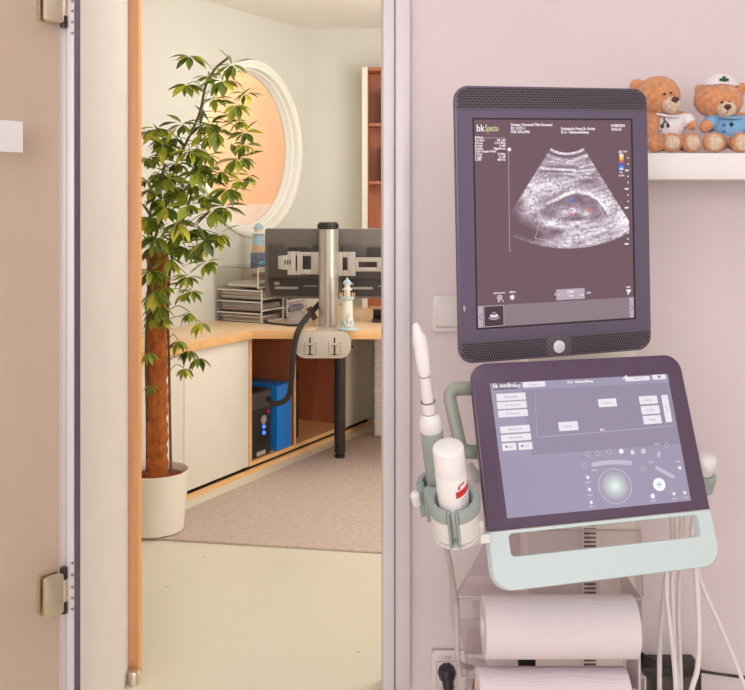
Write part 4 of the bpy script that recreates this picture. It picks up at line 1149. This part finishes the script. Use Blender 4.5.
btn(K1(286, 149), K1(393, 168), 'Scan 1'); pa.text('SC1e - Abdomen/Kidney', K1(492, 154.5), .0042, M_kw, .0013, 'l', 27.5*.0018, True)
btn(K2(205, 82), K2(320, 92)); pa.rect(K2(205, 80), K2(320, 93), M_kbtn, .0010); pa.text('Probe SC1e', K2(268, 89), .0036, M_ktx, .0013, 'c', .02); btn(K2(330, 69), K2(395, 88)); pa.disc(K2(362, 78), 1.8, M_ktx, .0013)
pa.line([K2(196, 88), K2(210, 72), K2(220, 88)], .0016, M_kw, .0013)
pa.line([K1(355, 402), K2(430, 303)], .0008, M_kdim, .0010); pa.line([K1(345, 200), K1(352, 400)], .0006, M_kdim, .0009)
for x in (96, 106): pa.disc(K2(x, 321), .8 if x > 100 else 1.1, M_kw, .0011)
# control ring, sliders and round keys
pa.disc(K2(160, 580), 18.6, M_kdim, .0010, 17.6)
def cl_mix(a, b, t): return tuple(a[i]+(b[i]-a[i])*t for i in range(3))
for k in range(9):
    pa.disc(K2(160, 580), 16.6-1.7*k, glow('trackball_%d' % k, cl_mix((160, 152, 172), (226, 246, 234), (k+.5)/9)), .0011+.00006*k)
ar = [K2(60+17*i, 488-18*math.sin(PI*(.12+.06*i))) for i in range(11)]
pa.line(ar, .0075, M_kdim, .0011)
for p_ in (ar[0], ar[-1]): pa.disc(p_, 2.2, M_kdim, .0012)
for x, y, r, k in ((188, 420, 2.9, 1), (240, 425, 2.9, 1), (290, 420, 3.0, 2), (133, 422, 2.8, 0), (80, 430, 2.8, 0), (33, 434, 2.6, 0), (20, 485, 2.8, 0), (34, 540, 2.4, 1), (42, 596, 2.4, 1), (50, 655, 2.3, 1), (333, 626, 2.7, 1), (430, 615, 2.3, 1), (480, 610, 2.3, 1), (457, 496, 2.5, 1), (285, 500, 2.8, 0), (398, 391, 2.8, 0)):
    pa.disc(K2(x, y), r, M_kdim, .0011, r*.78)
    if k: pa.disc(K2(x, y), r*(.86 if (x in (188, 333)) else .62), M_kw, .0012)
    if k == 2: pa.disc(K2(x, y), r*.3, M_kdk, .0013)
pa.disc(K2(240, 425), .7, M_kdk, .0013)
pa.disc(K2(363, 573), 6.9, M_kw, .0011); 
for k in range(3):
    a = PI*k/3; pa.line([K2(363-15*math.cos(a), 573-15*math.sin(a)), K2(363+15*math.cos(a), 573+15*math.sin(a))], .0012, glow('panel_mint', (150, 190, 190)), .0013)
pa.line([K2(352, 496), K2(426, 537)], .0068, M_kdim, .0011); pa.disc(K2(352, 496), 2.0, M_kdim, .0012); pa.disc(K2(426, 537), 2.0, M_kdim, .0012)
pa.line([K2(358, 446), K2(364, 422)], .0062, M_kdim, .0011)
for x, y, t in ((64, 512, 'GAIN'), (36, 568, 'DEPTH'), (46, 626, 'TGC'), (54, 680, 'STC'), (336, 652, 'FREEZE'), (436, 643, 'PRINT'), (486, 637, 'CLIP'), (352, 392, 'ZOOM'), (326, 474, 'FOCUS'), (450, 471, 'SAVE')):
    pa.text(t, K2(x, y), .0030, M_kbtn, .0012, 'c', 5.5*.0018)
pa.build('touch_screen', con)

# arm between console, monitor and column
m = MB(); m.tube([Vector((.44, 2.05, 1.10)), FM.at(0, -.02, -.1), FM.at(0, 0, -.06)], .03, 16, 6); m.build('monitor_arm', M_dev, cart)
m = MB(); m.tube([Vector((.44, 2.05, .93)), FK.at(0, .06, -.16), FK.at(0, .05, -.045)], .032, 16, 6); m.build('console_arm', M_dev, cart)
# side grip loop
gf = Frame(FK.at(0, 0, -.055), FK.U, FK.V, FK.N)
m = MB(); pts = [gf.pp(*q) for q in ((500, 388), (480, 388.3), (461, 388.6), (453.5, 390), (450, 396), (451.5, 406), (455, 422), (459, 440), (461, 447), (466, 451), (480, 452), (500, 451.5))]
m.tube(pts, .0122, 16, 6, True, .75); m.build('grip_loop', M_sage, cart)
m = MB(); m.prism([gf.pp(x, y, -.03) for x, y in ((465, 465), (471, 462), (492, 492), (492, 516), (484, 508))], gf.N*.006, .002); m.build('side_bracket', M_dev, cart)

# probe holders
def cup(c, A, front, ri, H, gap, parts, parent, rimh=.032):
    """C-shaped cup: axis A (up), slot facing 'front'"""
    A = A.normalized(); x = (front-A*front.dot(A)).normalized(); y = A.cross(x)
    N_ = 40; a0, a1 = math.radians(gap), math.radians(360-gap)
    def sect(prof):
        m = MB(); R = []
        for i in range(N_+1):
            a = a0+(a1-a0)*i/N_; d = x*math.cos(a)+y*math.sin(a)
            dip = 0
            R.append([c+d*r+A*h for r, h in prof])
        m.rings(R, True, True); return m
    sect([(ri+.002, .0), (ri+.008, .004), (ri+.0105, H-rimh), (ri+.002, H-rimh)]).build('cup_body', M_dev, parent)
    sect([(ri, 0.002), (ri+.0018, .002), (ri+.0018, H-rimh+.0005), (ri+.0125, H-rimh+.0005), (ri+.0135, H-.006), (ri+.011, H), (ri+.003, H), (ri, H-.004)]).build('cup_rim', M_sage2, parent)
    for s_ in (1, -1):
        a = a0*s_; d = x*math.cos(a)+y*math.sin(a); tn = (-x*math.sin(a)+y*math.cos(a))*-s_
        m = MB(); q0 = c+d*(ri+.001)+tn*.0005; q1 = c+d*(ri+.0125)+tn*.0005
        m.prism([q0, q1, q1+A*H, q0+A*H], tn*.004, .0015); m.build('slot_edge', M_sage2, parent)
AX = (FK.V+FK.U*-.0).normalized()
YB = 1.56
def along(xa, ya, xb, yb, Yb, tilt=None):
    """axis parallel to the console face through two photo points; returns base point, unit axis, length"""
    f = Frame(px(xb, yb, Yb), FK.U, FK.V, FK.N)
    a, b = f.pp(xa, ya), px(xb, yb, Yb)
    return b, (a-b).normalized(), (a-b).length
LEAN = Vector((-.115, -.39, .915)).normalized()
bb, ax = px(456.5, 528, YB), LEAN
cc = bb+ax*-.0065
m = MB(); 
m.lathe(cc+ax*-.003, ax, [(.037, 0), (.037, .0025)], 28)
hd = m.build('probe_holder', M_dev, cart)
cup(cc, ax, Vector((-.16, -1, 0)), .0275, .066, 14, None, hd, .02)
# rear-left cup for the probe
pb, pt2 = px(440.5, 506, 1.66), px(418.5, 322, 1.585)
pax = (pt2-pb).normalized(); pl_ = (pt2-pb).length
pc2 = pb+pax*-.012
cup(pc2, pax, Vector((-.95, -.55, 0)), .0225, .062, 22, None, hd)
m = MB(); q = px(482, 539, 1.585); m.box(q, (.017, .03, .015), FK.rot(), .003); m.tube([q+Vector((-.002, .006, 0)), cc+ax*.012+Vector((.0375, .006, 0))], .006, 12, 0); m.build('holder_arm', M_dev, hd)
m = MB(); q = pc2+pax*.03+Vector((-.040, -.012, .004)); m.capsule(q, q+Vector((.003, .004, -.012)), .009, .008, 4); m.build('clip', M_dev, hd)
m = MB(); m.tube([pc2+pax*.025+Vector((.0, .048, .0)), pc2+pax*.03+Vector((.06, .05, 0)), FK.at(-KW/2+.03, vs_+.06, -.05)], .012, 10, 4); m.build('holder_bar', M_dev, hd)
# right-hand holder peeping out behind the console
rc_ = px(698, 490, 1.80); AR = Vector((.10, -.25, .96)).normalized()
m = MB(); m.lathe(rc_, AR, [(.021, 0), (.0255, .004), (.0265, .032), (.023, .035)], 28); rh = m.build('probe_holder', M_sage2, cart)
m = MB(); m.lathe(rc_+AR*.0352, AR, [(.018, 0), (.0205, .004), (.0205, .010), (.0235, .014), (.0235, .028), (.020, .034), (.012, .038), (.004, .039)], 28); m.build('probe_head', M_dev, rh)

# clear bins and the paper roll carrier
def bin_(z0, z1, y0, y1, x0, x1, name):
    w = .003; m = MB(); r = .016
    m.prism([Vector((x, y0, z)) for x, z in rrect(x0, x1, z0, z1, r, 5)], (0, w, 0))
    m.bx(x0, x0+w, y0+w+.0003, y1, z0+r, z1); m.bx(x1-w, x1, y0+w+.0003, y1, z0+r, z1); m.bx(x0+r, x1-r, y0+w+.0003, y1, z0, z0+w); 
    m.mi = 1
    for xx in (x0-.0005, x1-.003): m.bx(xx, xx+.0035, y0-.0004, y0-.0002, z0+r, z1); 
    m.bx(x0, x1, y0-.0004, y0+.0035, z1, z1+.0025); m.bx(x0+r, x1-r, y0-.0008, y0-.0003, z0, z0+.002)
    m.bx(x0-.0003, x0+.0033, y0+.003, y1, z1, z1+.0025)
    return m.build(name, [M_acr, M_acre], cart)
YB1 = 1.87
bx0, bx1 = px(456, 0, YB1).x, px(643, 0, YB1).x
bin_(px(0, 655, YB1).z, px(0, 600, YB1).z, YB1, 2.03, bx0, bx1, 'clear_bin')
bin_(px(0, 738, YB1).z, px(0, 678, YB1).z, YB1, 2.03, px(462, 0, YB1).x, px(646, 0, YB1).x, 'clear_bin')
m = MB(); YQ = 1.985
back = [px(x, y, YQ) for x, y in ((456, 596), (482, 547), (490, 530), (640, 530), (643, 596))]
m.prism(back, (0, .003, 0)); m.mi = 1
for a, b in zip(back, back[1:]): m.tube([a, b], .002, 6, 0)
m.build('clear_back_panel', [M_acr, M_acre], cart)
YR = 1.79; rz1, rz2 = px(0, 626.5, YR).z, px(0, 699, YR).z
rx0, rx1 = px(485, 0, YR-.03).x, px(639, 0, YR-.03).x
m = MB()
m.cyl((rx0-.004, YR, rz1), (rx1+.004, YR, rz1), .0185); m.cyl((rx0-.01, YR, rz2), (rx1+.004, YR, rz2), .0185)
m.build('roll_spindle', M_dev, cart)
m = MB(); xa_ = px(518, 0, 1.862).x; xb_ = px(535, 0, 1.862).x
m.bx(xa_, xb_, 1.853, 1.866, rz2, rz1, .002); m.build('bracket', M_dark, cart)
for s_, xx in ((0, rx1+.0045),):
    m = MB(); m.bx(xx, xx+.004, YR-.01, 1.866, rz2-.02, rz1+.02, .001); m.build('roll_arm', M_acre, cart)

def paper_mat():
    mm, nt, b, out = nodes_of('embossed_paper'); N, L = nt.nodes.new, nt.links.new
    tc = N('ShaderNodeTexCoord'); mp = N('ShaderNodeMapping'); mp.inputs['Scale'].default_value = (1, 1, 2.2); L(tc.outputs['Object'], mp.inputs['Vector'])
    w = N('ShaderNodeTexWave'); w.bands_direction = 'Z'; w.inputs['Scale'].default_value = 34; w.inputs['Distortion'].default_value = 9; w.inputs['Detail'].default_value = 2; w.inputs['Detail Scale'].default_value = 1.0
    L(mp.outputs['Vector'], w.inputs['Vector'])
    bp = N('ShaderNodeBump'); bp.inputs['Strength'].default_value = .16; bp.inputs['Distance'].default_value = .003; L(w.outputs['Fac'], bp.inputs['Height'])
    L(bp.outputs['Normal'], b.inputs['Normal'])
    b.inputs['Base Color'].default_value = lin((230, 216, 222)); b.inputs['Roughness'].default_value = .95; b.inputs['Specular IOR Level'].default_value = .1
    return mm
M_paper = paper_mat()
def roll(x0, x1, z, r, label):
    m = MB(); N_ = 64; R = []
    for x, rr in ((x0, .0192), (x0, r-.002), (x0+.002, r), (x1-.002, r), (x1, r-.002), (x1, .0192), (x0, .0192)):
        R.append([Vector((x, YR+rr*math.cos(2*PI*i/N_), z+rr*math.sin(2*PI*i/N_))) for i in range(N_)])
    m.rings(R, False, False); bmesh.ops.remove_doubles(m.b, verts=m.b.verts, dist=1e-6)
    return tag(m.build('paper_roll', M_paper), label, 'paper roll', 'paper rolls under the console')
r1_ = (657-596)/2/F*YR*.985
roll(rx0, rx1, rz1, r1_, 'upper white embossed paper roll under the touch console')
roll(rx0-.010, px(631, 0, YR-.03).x, rz2, r1_, 'lower white paper roll cut off by the bottom edge of the picture')
# small pack in the lower bin
m = MB(); q = px(477, 684, 1.93); m.box(q+Vector((0, .02, -.012)), (.03, .05, .085), Matrix.Rotation(.18, 3, 'Y'), .003); m.mi = 1; m.box(q+Vector((.001, -.0055, -.002)), (.022, .003, .045), Matrix.Rotation(.18, 3, 'Y'))
tag(m.build('wipes_pack', [mat('pack_white', (226, 220, 224), .4), mat('pack_red', (206, 70, 56), .4)]), 'small white and red pack standing in the lower clear bin, left of the paper roll', 'pack')

# spray bottle in the front holder
bt = thing('disinfectant_bottle', bb, 'white bottle with a red label band standing in the front probe holder', 'bottle')
M_bot = mat('bottle_white', (240, 234, 236), .38, var=.01)
Lb = .155; rb = .0240
xd = FK.U
m = MB(); m.lathe(bb, ax, [(.021, -.004), (rb, .0), (rb, Lb*.70), (rb*.985, Lb*.705)], 48, xdir=xd); m.build('body', M_bot, bt)
m = MB(); m.lathe(bb, ax, [(rb*.985, Lb*.706), (rb*.98, Lb*.985), (rb*.95, Lb*.995), (rb*.9, Lb)], 48, xdir=xd); m.build('cap', M_bot, bt)
def wrap(m, a0, a1, h0, h1, slope=0, n=10):
    x = (xd-ax*xd.dot(ax)).normalized(); y = ax.cross(x); r = rb+.0004
    P = lambda a, h: bb+ax*h+(x*math.cos(a)+y*math.sin(a))*r
    for i in range(n):
        a, b = a0+(a1-a0)*i/n, a0+(a1-a0)*(i+1)/n; ka, kb = slope*(a-a0), slope*(b-a0)
        f = m.poly([P(a, h0+ka), P(b, h0+kb), P(b, h1+kb), P(a, h1+ka)])
ra = lambda d: math.radians(d)
m = MB(); wrap(m, ra(-96), ra(-24), Lb*.49, Lb*.565, .004)
wrap(m, ra(-80), ra(-56), Lb*.62, Lb*.64, .006, 4); wrap(m, ra(-86), ra(-78), Lb*.585, Lb*.625, .006, 2)
m.mi = 1
rng = random.Random(5)
for k in range(8):
    wrap(m, ra(-82), ra(-82+rng.uniform(36, 54)), Lb*.45-k*.0056, Lb*.45-k*.0056+.0015, .004, 6)
m.build('label', [mat('label_red', (206, 34, 40), .4), mat('label_ink', (186, 150, 160), .6)], bt)
# transducer in the rear holder
pr = thing('ultrasound_probe', pb, 'slim grey and white ultrasound probe with a covered tip standing in the rear holder', 'probe')
s_ = pl_
m = MB(); m.lathe(pb, pax, [(.012, -.01), (.0165, 0), (.0185, s_*.2), (.0185, s_*.415), (.0175, s_*.42)], 32); m.build('grip', mat('probe_grey', (156, 162, 160), .45), pr)
m = MB(); m.lathe(pb, pax, [(.0176, s_*.421), (.0186, s_*.435), (.0186, s_*.47), (.016, s_*.50), (.011, s_*.515)], 32); m.build('collar', M_dev, pr)
m = MB(); m.lathe(pb, pax, [(.011, s_*.516), (.011, s_*.57), (.0122, s_*.572), (.0122, s_*.578), (.0096, s_*.58), (.0090, s_*.72)], 28); 
m.mi = 1
for h, r in ((.5165, .0113), (.5785, .0124), (.7165, .0095)): m.lathe(pb+pax*(s_*h), pax, [(r-.002, -.0006), (r, -.0006), (r, .0006), (r-.002, .0006)], 28)
m.build('shaft', [M_dev, mat('joint_grey', (122, 108, 112), .5)], pr)
m = MB(); tp = [(.0088, .718, 0), (.0096, .722, 0), (.0108, .76, 0), (.0118, .84, -.0006), (.0118, .90, -.0012), (.0108, .93, -.002), (.0080, .95, -.0038), (.0068, .975, -.0044), (.0052, .99, -.0046), (.002, .998, -.0046)]
R = []
x = (FK.U-pax*FK.U.dot(pax)).normalized(); y = pax.cross(x)
for r, h, dx in tp: R.append([pb+pax*(h*s_)+x*(dx+math.cos(2*PI*i/24)*r*(1+.05*math.sin(h*60+i))) + y*math.sin(2*PI*i/24)*r for i in range(24)])
m.rings(R); m.build('tip_cover', mat('latex_white', (240, 232, 234), .5, bump=.15, bscale=120), pr)
m = MB(); m.tube([pb-pax*.0125, pb-pax*.05+Vector((.0, .01, 0)), px(448, 556, 1.71), px(450, 564, 1.73), px(452, 577, 1.77), px(455, 594, 1.82), px(456.5, 606, 1.845), px(457.5, 650, 1.85), px(460, 664, 1.87), px(474, 668, 1.95)], .0052, 10, 8); m.build('cord', mat('cord_grey', (190, 178, 176), .5), pr)

# white cables under the console
M_cabw = mat('cable_white', (236, 226, 226), .45)
cabs = [([(672, 545), (669, 560), (665, 587), (660, 640), (659.5, 700)], 1.93, 'white cable hanging under the console, leftmost of six'),
        ([(676, 540), (668, 565), (666.5, 590), (669, 618), (674.5, 668), (676, 705)], 1.87, 'white cable under the console that bows to the left and crosses its neighbour'),
        ([(680, 538), (672.5, 574), (674, 640), (678, 690), (679, 705)], 1.90, 'white cable hanging third from the left under the console'),
        ([(684, 538), (680, 574), (678.6, 615), (680.5, 670), (681, 705)], 1.95, 'white cable hanging fourth from the left under the console'),
        ([(692, 535), (696, 571), (699, 629), (697.5, 668), (690, 705)], 1.86, 'thick white cable hanging fifth from the left, curving back in at the bottom'),
        ([(694, 545), (701, 582), (719, 623), (735, 661), (746, 690), (752, 705)], 1.92, 'white cable slanting away to the lower right from under the console')]
for i, (pts, Y, lab) in enumerate(cabs):
    m = MB(); q = [px(x, y, Y) for x, y in pts]
    q = [px(pts[0][0]+.5*i, 503, Y), px(pts[0][0]+.3*i, 522, Y)]+q
    q.append(q[-1]+Vector((0, .0, -.2)))
    m.tube(q, [.0047, .0045, .0044, .0042, .0050, .0042][i], 10, 8)
    tag(m.build('probe_cable', M_cabw), lab, 'cable', 'white cables under the console')
for i, (x0, x1, lab) in enumerate(((611, 614, 'short white cable end seen between the paper rolls, left one'), (620, 623, 'short white cable end seen between the paper rolls, middle one'), (629, 634, 'short white cable end seen between the paper rolls, right one'))):
    m = MB(); m.tube([px(x0, 610, 2.1), px(x0, 640, 2.1), px(x0+1, 656, 2.1), px(x1, 672, 2.1), px(x1+2, 700, 2.1)], .004, 8, 6)
    tag(m.build('thin_cable', M_cabw), lab, 'cable', 'cables behind the paper rolls')

# ================================================================== teddy bears
def fur(name, c):
    mm = mat(name, c, .95, var=.22, vscale=110, bump=.9, bscale=420, spec=.1, sheen=.4); return mm
M_fur = fur('honey_fur', (230, 158, 112)); M_pale = fur('cream_fur', (246, 210, 184)); M_nose = mat('nose_brown', (74, 36, 34), .35); M_eye = mat('eye_black', (26, 18, 18), .15)
def remesh(m, vox, name, mt, parent, sm_=6):
    me = bpy.data.meshes.new(name); m.b.to_mesh(me); m.b.free()
    o = bpy.data.objects.new(name, me); COL.objects.link(o)
    r = o.modifiers.new('r', 'REMESH'); r.mode = 'VOXEL'; r.voxel_size = vox
    s_ = o.modifiers.new('s', 'SMOOTH'); s_.iterations = sm_; s_.factor = .5
    dg = bpy.context.evaluated_depsgraph_get(); m2 = bpy.data.meshes.new_from_object(o.evaluated_get(dg))
    bpy.data.objects.remove(o); bpy.data.meshes.remove(me)
    q = MB(); q.b.from_mesh(m2); bpy.data.meshes.remove(m2)
    for v in q.b.verts:
        v.co += v.normal*(.0011*noise.noise(v.co*330)+.0009*noise.noise(v.co*170))
    return q.build(name, mt, parent, sharp=180)
YBR = 2.11
k_ = YBR/F
def B(x, y, dy=0): return px(x, y, YBR+dy)
zs = zt                                       # shelf top
def lift(m):
    lo = min(v.co.z for v in m.b.verts); return lo
def bear(label, head, hr, hrot, ears, earr, torso, tr, arms, legs, feet, fr_, muzzle, mr, nose, eyes):
    t = thing('teddy_bear', (B(torso[0], 0).x, YBR, zs), label, 'teddy bear', 'teddy bears on the wall shelf')
    m = MB()
    m.ell(B(*head), [r*k_ for r in hr]); m.ell(B(*torso), [r*k_ for r in tr])
    m.capsule(B(torso[0], torso[1]-12, torso[2]), B(*head), 12*k_, 12*k_, 3)
    for e in ears: m.ell(B(*e), (earr*k_, earr*.6*k_, earr*k_))
    for a in arms: m.capsule(B(*a[0]), B(*a[1]), a[2]*k_, a[3]*k_, 6)
    for a in legs: m.capsule(B(*a[0]), B(*a[1]), a[2]*k_, a[3]*k_, 6)
    for f in feet: m.ell(B(*f), (fr_*k_, fr_*.8*k_, fr_*1.03*k_))
    # keep everything above the shelf top
    for v in m.b.verts:
        if v.co.z < zs+.003: v.co.z = zs+.003
    remesh(m, .0022, 'body', M_fur, t)
    m = MB(); m.ell(B(*muzzle), [r*k_ for r in mr]); remesh(m, .0018, 'muzzle', M_pale, t, 2)
    m = MB(); m.ell(B(*nose), (3.7*k_, 2.6*k_, 2.9*k_)); 
    for v in m.b.verts: 
        w = (B(*nose).z-v.co.z)/(2.9*k_); v.co.x = B(*nose).x+(v.co.x-B(*nose).x)*(1-.35*max(0, w))
    m.build('nose', M_nose, t)
    m = MB(); m.tube([B(nose[0], nose[1]+3, nose[2]), B(nose[0]-.4, nose[1]+5.5, nose[2]+.002), B(nose[0]-3, nose[1]+7.4, nose[2]+.004)], .0006, 6, 4); m.build('mouth', M_nose, t)
    for e in eyes: m = MB(); m.ell(B(*e), (1.25*k_, 1.1*k_, 1.35*k_), None, 14, 10); m.build('eye', M_eye, t)
    for f in feet:
        m = MB(); c = B(*f)+Vector((-.0008, -fr_*.8*k_*.55, .0005))
        m.ell(c, (fr_*.72*k_, fr_*.45*k_, fr_*.76*k_)); remesh(m, .0016, 'foot_pad', M_pale, t, 2)
    return t
b1 = bear('honey brown teddy bear in a white printed shirt beside the monitor, looking right',
     (658, 96, .0), (22, 20, 20), 0, [(637, 86, .012)], 7.5, (667, 127, .012), (17, 15, 18),
     [((654, 117, -.005), (651, 134, -.02), 6.5, 6.5), ((682, 117, -.005), (691.5, 125, -.018), 6, 5.3)],
     [((661, 142, .0), (655, 144, -.03), 9, 8.6), ((664, 143, 0), (671, 143.5, -.03), 8, 8), ((680, 142, .0), (690.5, 143.5, -.026), 8.5, 8.3)],
     [(671.5, 143, -.042), (691.5, 143, -.038)], 9.8, (671, 105, -.034), (9.2, 9, 8.6), (675.2, 99.6, -.053), [(664.5, 94, -.0425), (670.6, 93, -.0385)])
# shirt: a shell round the trunk, with collar, sleeve and printed stethoscope
M_sh1 = mat('shirt_white', (240, 232, 236), .8, var=.03, bump=.4, bscale=220); M_prn = mat('print_black', (62, 54, 66), .7)
def shell(parent, name, mt, parts, lo, hi):
    m = MB()
    for kind, *a in parts:
        if kind == 'e': m.ell(B(*a[0]), [r*k_ for r in a[1]])
        else: m.capsule(B(*a[0]), B(*a[1]), a[2]*k_, a[3]*k_, 6)
    zl, zh = B(0, lo).z, B(0, hi).z
    for v in m.b.verts: v.co.z = max(zl, min(zh, v.co.z))
    o = remesh(m, .0019, name, mt, parent, 3); return o
shell(b1, 'shirt', M_sh1, [('e', (667, 126, .012), (18.3, 16.3, 18.5)), ('c', (682, 116.5, -.004), (688, 121, -.012), 7.2, 7)], 138, 114)
m = MB(); c = B(666, 115.5, -.002); m.lathe(c, (.1, -.25, 1), [(12.5*k_, 0), (14.5*k_, .002), (13.5*k_, .006), (11.5*k_, .0065)], 28); m.build('collar', M_sh1, b1)
m = MB()
def on1(x, y, cx=667, cy=126, cd=.012, R=(18.6, 16.6, 18.8)):
    dx, dz = (x-cx)/R[0], (y-cy)/R[2]; q = max(0, 1-dx*dx-dz*dz); return B(x, y, cd-R[1]*k_*math.sqrt(q)-.0006)
m.tube([on1(*q) for q in ((664, 117.5), (664.5, 120), (667, 122.5), (668, 124.5))], .0011, 6, 5); m.tube([on1(*q) for q in ((673, 117), (676, 119.5), (678, 122))], .0011, 6, 5)
for x, y, a, b_ in ((662.3, 126, 1.7, 2.4), (668, 125.5, 1.6, 2.3), (677, 125.5, 1.5, 3.3), (664, 122.5, 1.0, 1.4)):
    m.ell(on1(x, y), (a*k_, .0012, b_*k_), None, 14, 8)
m.tube([on1(*q) for q in ((657.5, 132), (660, 131), (662, 131.2))], .0008, 6, 4)
m.build('print', M_prn, b1)
b2 = bear('honey brown teddy bear in a light blue coat and white cap with cross',
     (718.5, 101, .0), (24.5, 19, 17.5), 0, [(700.5, 90.5, .012), (741, 89, .012)], 6.5, (728, 129, .012), (18, 15, 19),
     [((713, 119, -.003), (705, 127.5, -.022), 6.3, 5.6), ((742, 119, -.003), (751, 130, -.018), 6.5, 6)],
     [((720, 142, .0), (714, 143.5, -.03), 9, 8.8), ((735, 142, .0), (741, 143.5, -.03), 9, 8.8)],
     [(713.8, 143, -.042), (741, 143.2, -.042)], 10.6, (726, 109, -.030), (9.5, 9, 8.2), (727.8, 107, -.0495), [(722, 102.3, -.0395), (729.5, 102, -.0395)])
M_sh2 = mat('coat_blue', (134, 180, 220), .75, var=.06, bump=.4, bscale=220)
shell(b2, 'coat', M_sh2, [('e', (728, 127.5, .012), (19.4, 16.5, 19)), ('c', (714, 119, -.002), (710, 123, -.012), 7.4, 7), ('c', (742, 118.5, -.002), (748, 126, -.012), 7.8, 7.6)], 140, 116)
m = MB(); c = B(726, 117, -.003); m.lathe(c, (.05, -.25, 1), [(13*k_, 0), (15*k_, .002), (14*k_, .006), (12*k_, .0065)], 28); m.build('collar', M_sh2, b2)
m = MB()
def on2(x, y): return on1(x, y, 728, 127.5, .012, (19.6, 16.7, 19.2))
for y in (125, 131.5): m.ell(on2(724, y), (1.7*k_, .0014, 1.7*k_), None, 14, 8)
m.build('button', mat('button_blue', (44, 120, 196), .3), b2)
m = MB(); 
for a, b_ in ((2.2, .9), (.9, 2.2)): 
    m.box(on2(731.5, 124.5), (a*2*k_, .002, b_*2*k_))
m.build('cross', mat('cross_green', (30, 74, 54), .6), b2)
m = MB(); m.ell(on2(716, 124), (2.2*k_, .002, 2.2*k_), None, 14, 8); m.ell(on2(714.5, 127.5), (1.4*k_, .002, 1.5*k_), None, 14, 8); m.build('badge', M_sh1, b2)
# cap: a folded white band above the forehead with a green cross
m = MB(); R = []
for i in range(25):
    a = math.radians(-72+144*i/24); dx = math.sin(a); dy = -math.cos(a)
    top = 73.8+10.5*abs(dx)**2.2*.9; 
    base = 84.2+1.5*abs(dx)
    R.append([B(722+19*dx, base, .004+.024*dy), B(722+18.6*dx, base-1, .003+.0255*dy), B(722+18.4*dx, top, .012+.021*dy), B(722+17.6*dx, top+.6, .014+.018*dy), B(722+17.8*dx, base, .006+.022*dy)])
m.rings(R); m.build('cap', M_sh1, b2)
m = MB(); c = B(724, 79.8, -.0195)
m.box(c, (9.0*k_, .002, 3.0*k_), Matrix.Rotation(.12, 3, 'X')); m.box(c, (3.0*k_, .0022, 7.0*k_), Matrix.Rotation(.12, 3, 'X')); m.build('cap_cross', mat('cross_green', 0), b2)

# ================================================================== light and camera
def area(name, loc, size, power, color, aim):
    l = bpy.data.lights.new(name, 'AREA'); l.shape = 'RECTANGLE'; l.size, l.size_y = size; l.energy = power; l.color = color
    o = bpy.data.objects.new(name, l); COL.objects.link(o); o.location = loc
    o.rotation_euler = (Vector(aim)-Vector(loc)).to_track_quat('-Z', 'Y').to_euler()
    return o
area('treatment_room_ceiling_lamp', (.1, .5, 2.56), (2.4, 1.8), 10, (.94, .95, 1), (.1, .6, 0))
area('treatment_room_rear_fill', (-.3, -2.0, 1.7), (3.2, 1.4), 66, (.94, .95, 1), (.2, 2.2, 1.4))  # added fill behind the camera, flattens the light on the pink wall
area('office_ceiling_lamp', (.1, 4.15, 2.30), (1.4, 1.0), 11, (1, .98, .95), (-.3, 4.5, 0))
area('office_ceiling_lamp_near', (.3, 3.2, 2.29), (1.2, .6), 11, (1, .98, .95), (-.5, 4.2, .4))
area('office_side_fill', (1.85, 4.1, .72), (1.6, 1.0), 26, (1, .98, .95), (-.3, 5.3, .4))  # added fill, no window in that wall; lights the cabinet fronts
area('office_ceiling_fill', (1.0, 4.0, 1.7), (.8, .8), 18, (1, .98, .94), (.6, 4.2, 2.4))  # unseen fill pointing up, added to brighten the office ceiling
area('next_room_lamp', tuple(w1(1.6, 2.55, -.7)), (3.2, .5), 95, (1, .97, .95), tuple(w1(2.0, 1.5, -2.0)))
area('window_reveal_fill', tuple(w1(-.7, 2.0, -.6)), (.8, .6), 4, (1, .97, .94), tuple(w1(1.0, 1.6, -.7)))  # added fill that brightens the reveal of the round window
w = bpy.data.worlds.new('ambient'); S.world = w; w.use_nodes = True
w.node_tree.nodes['Background'].inputs[0].default_value = (1, .96, .93, 1); w.node_tree.nodes['Background'].inputs[1].default_value = .35

cam = bpy.data.cameras.new('camera'); co = bpy.data.objects.new('camera', cam); COL.objects.link(co)
co.location = (0, 0, HC); co.rotation_euler = (PI/2, 0, 0)
cam.sensor_fit = 'HORIZONTAL'; cam.sensor_width = 36; cam.lens = F/745*36
cam.shift_y = -(345-HY)/745; cam.shift_x = 0; cam.clip_start = .05
S.camera = co
S.view_settings.view_transform = 'Standard'; S.view_settings.look = 'None'; S.view_settings.exposure = 0; S.view_settings.gamma = 1
S.view_settings.use_curve_mapping = False
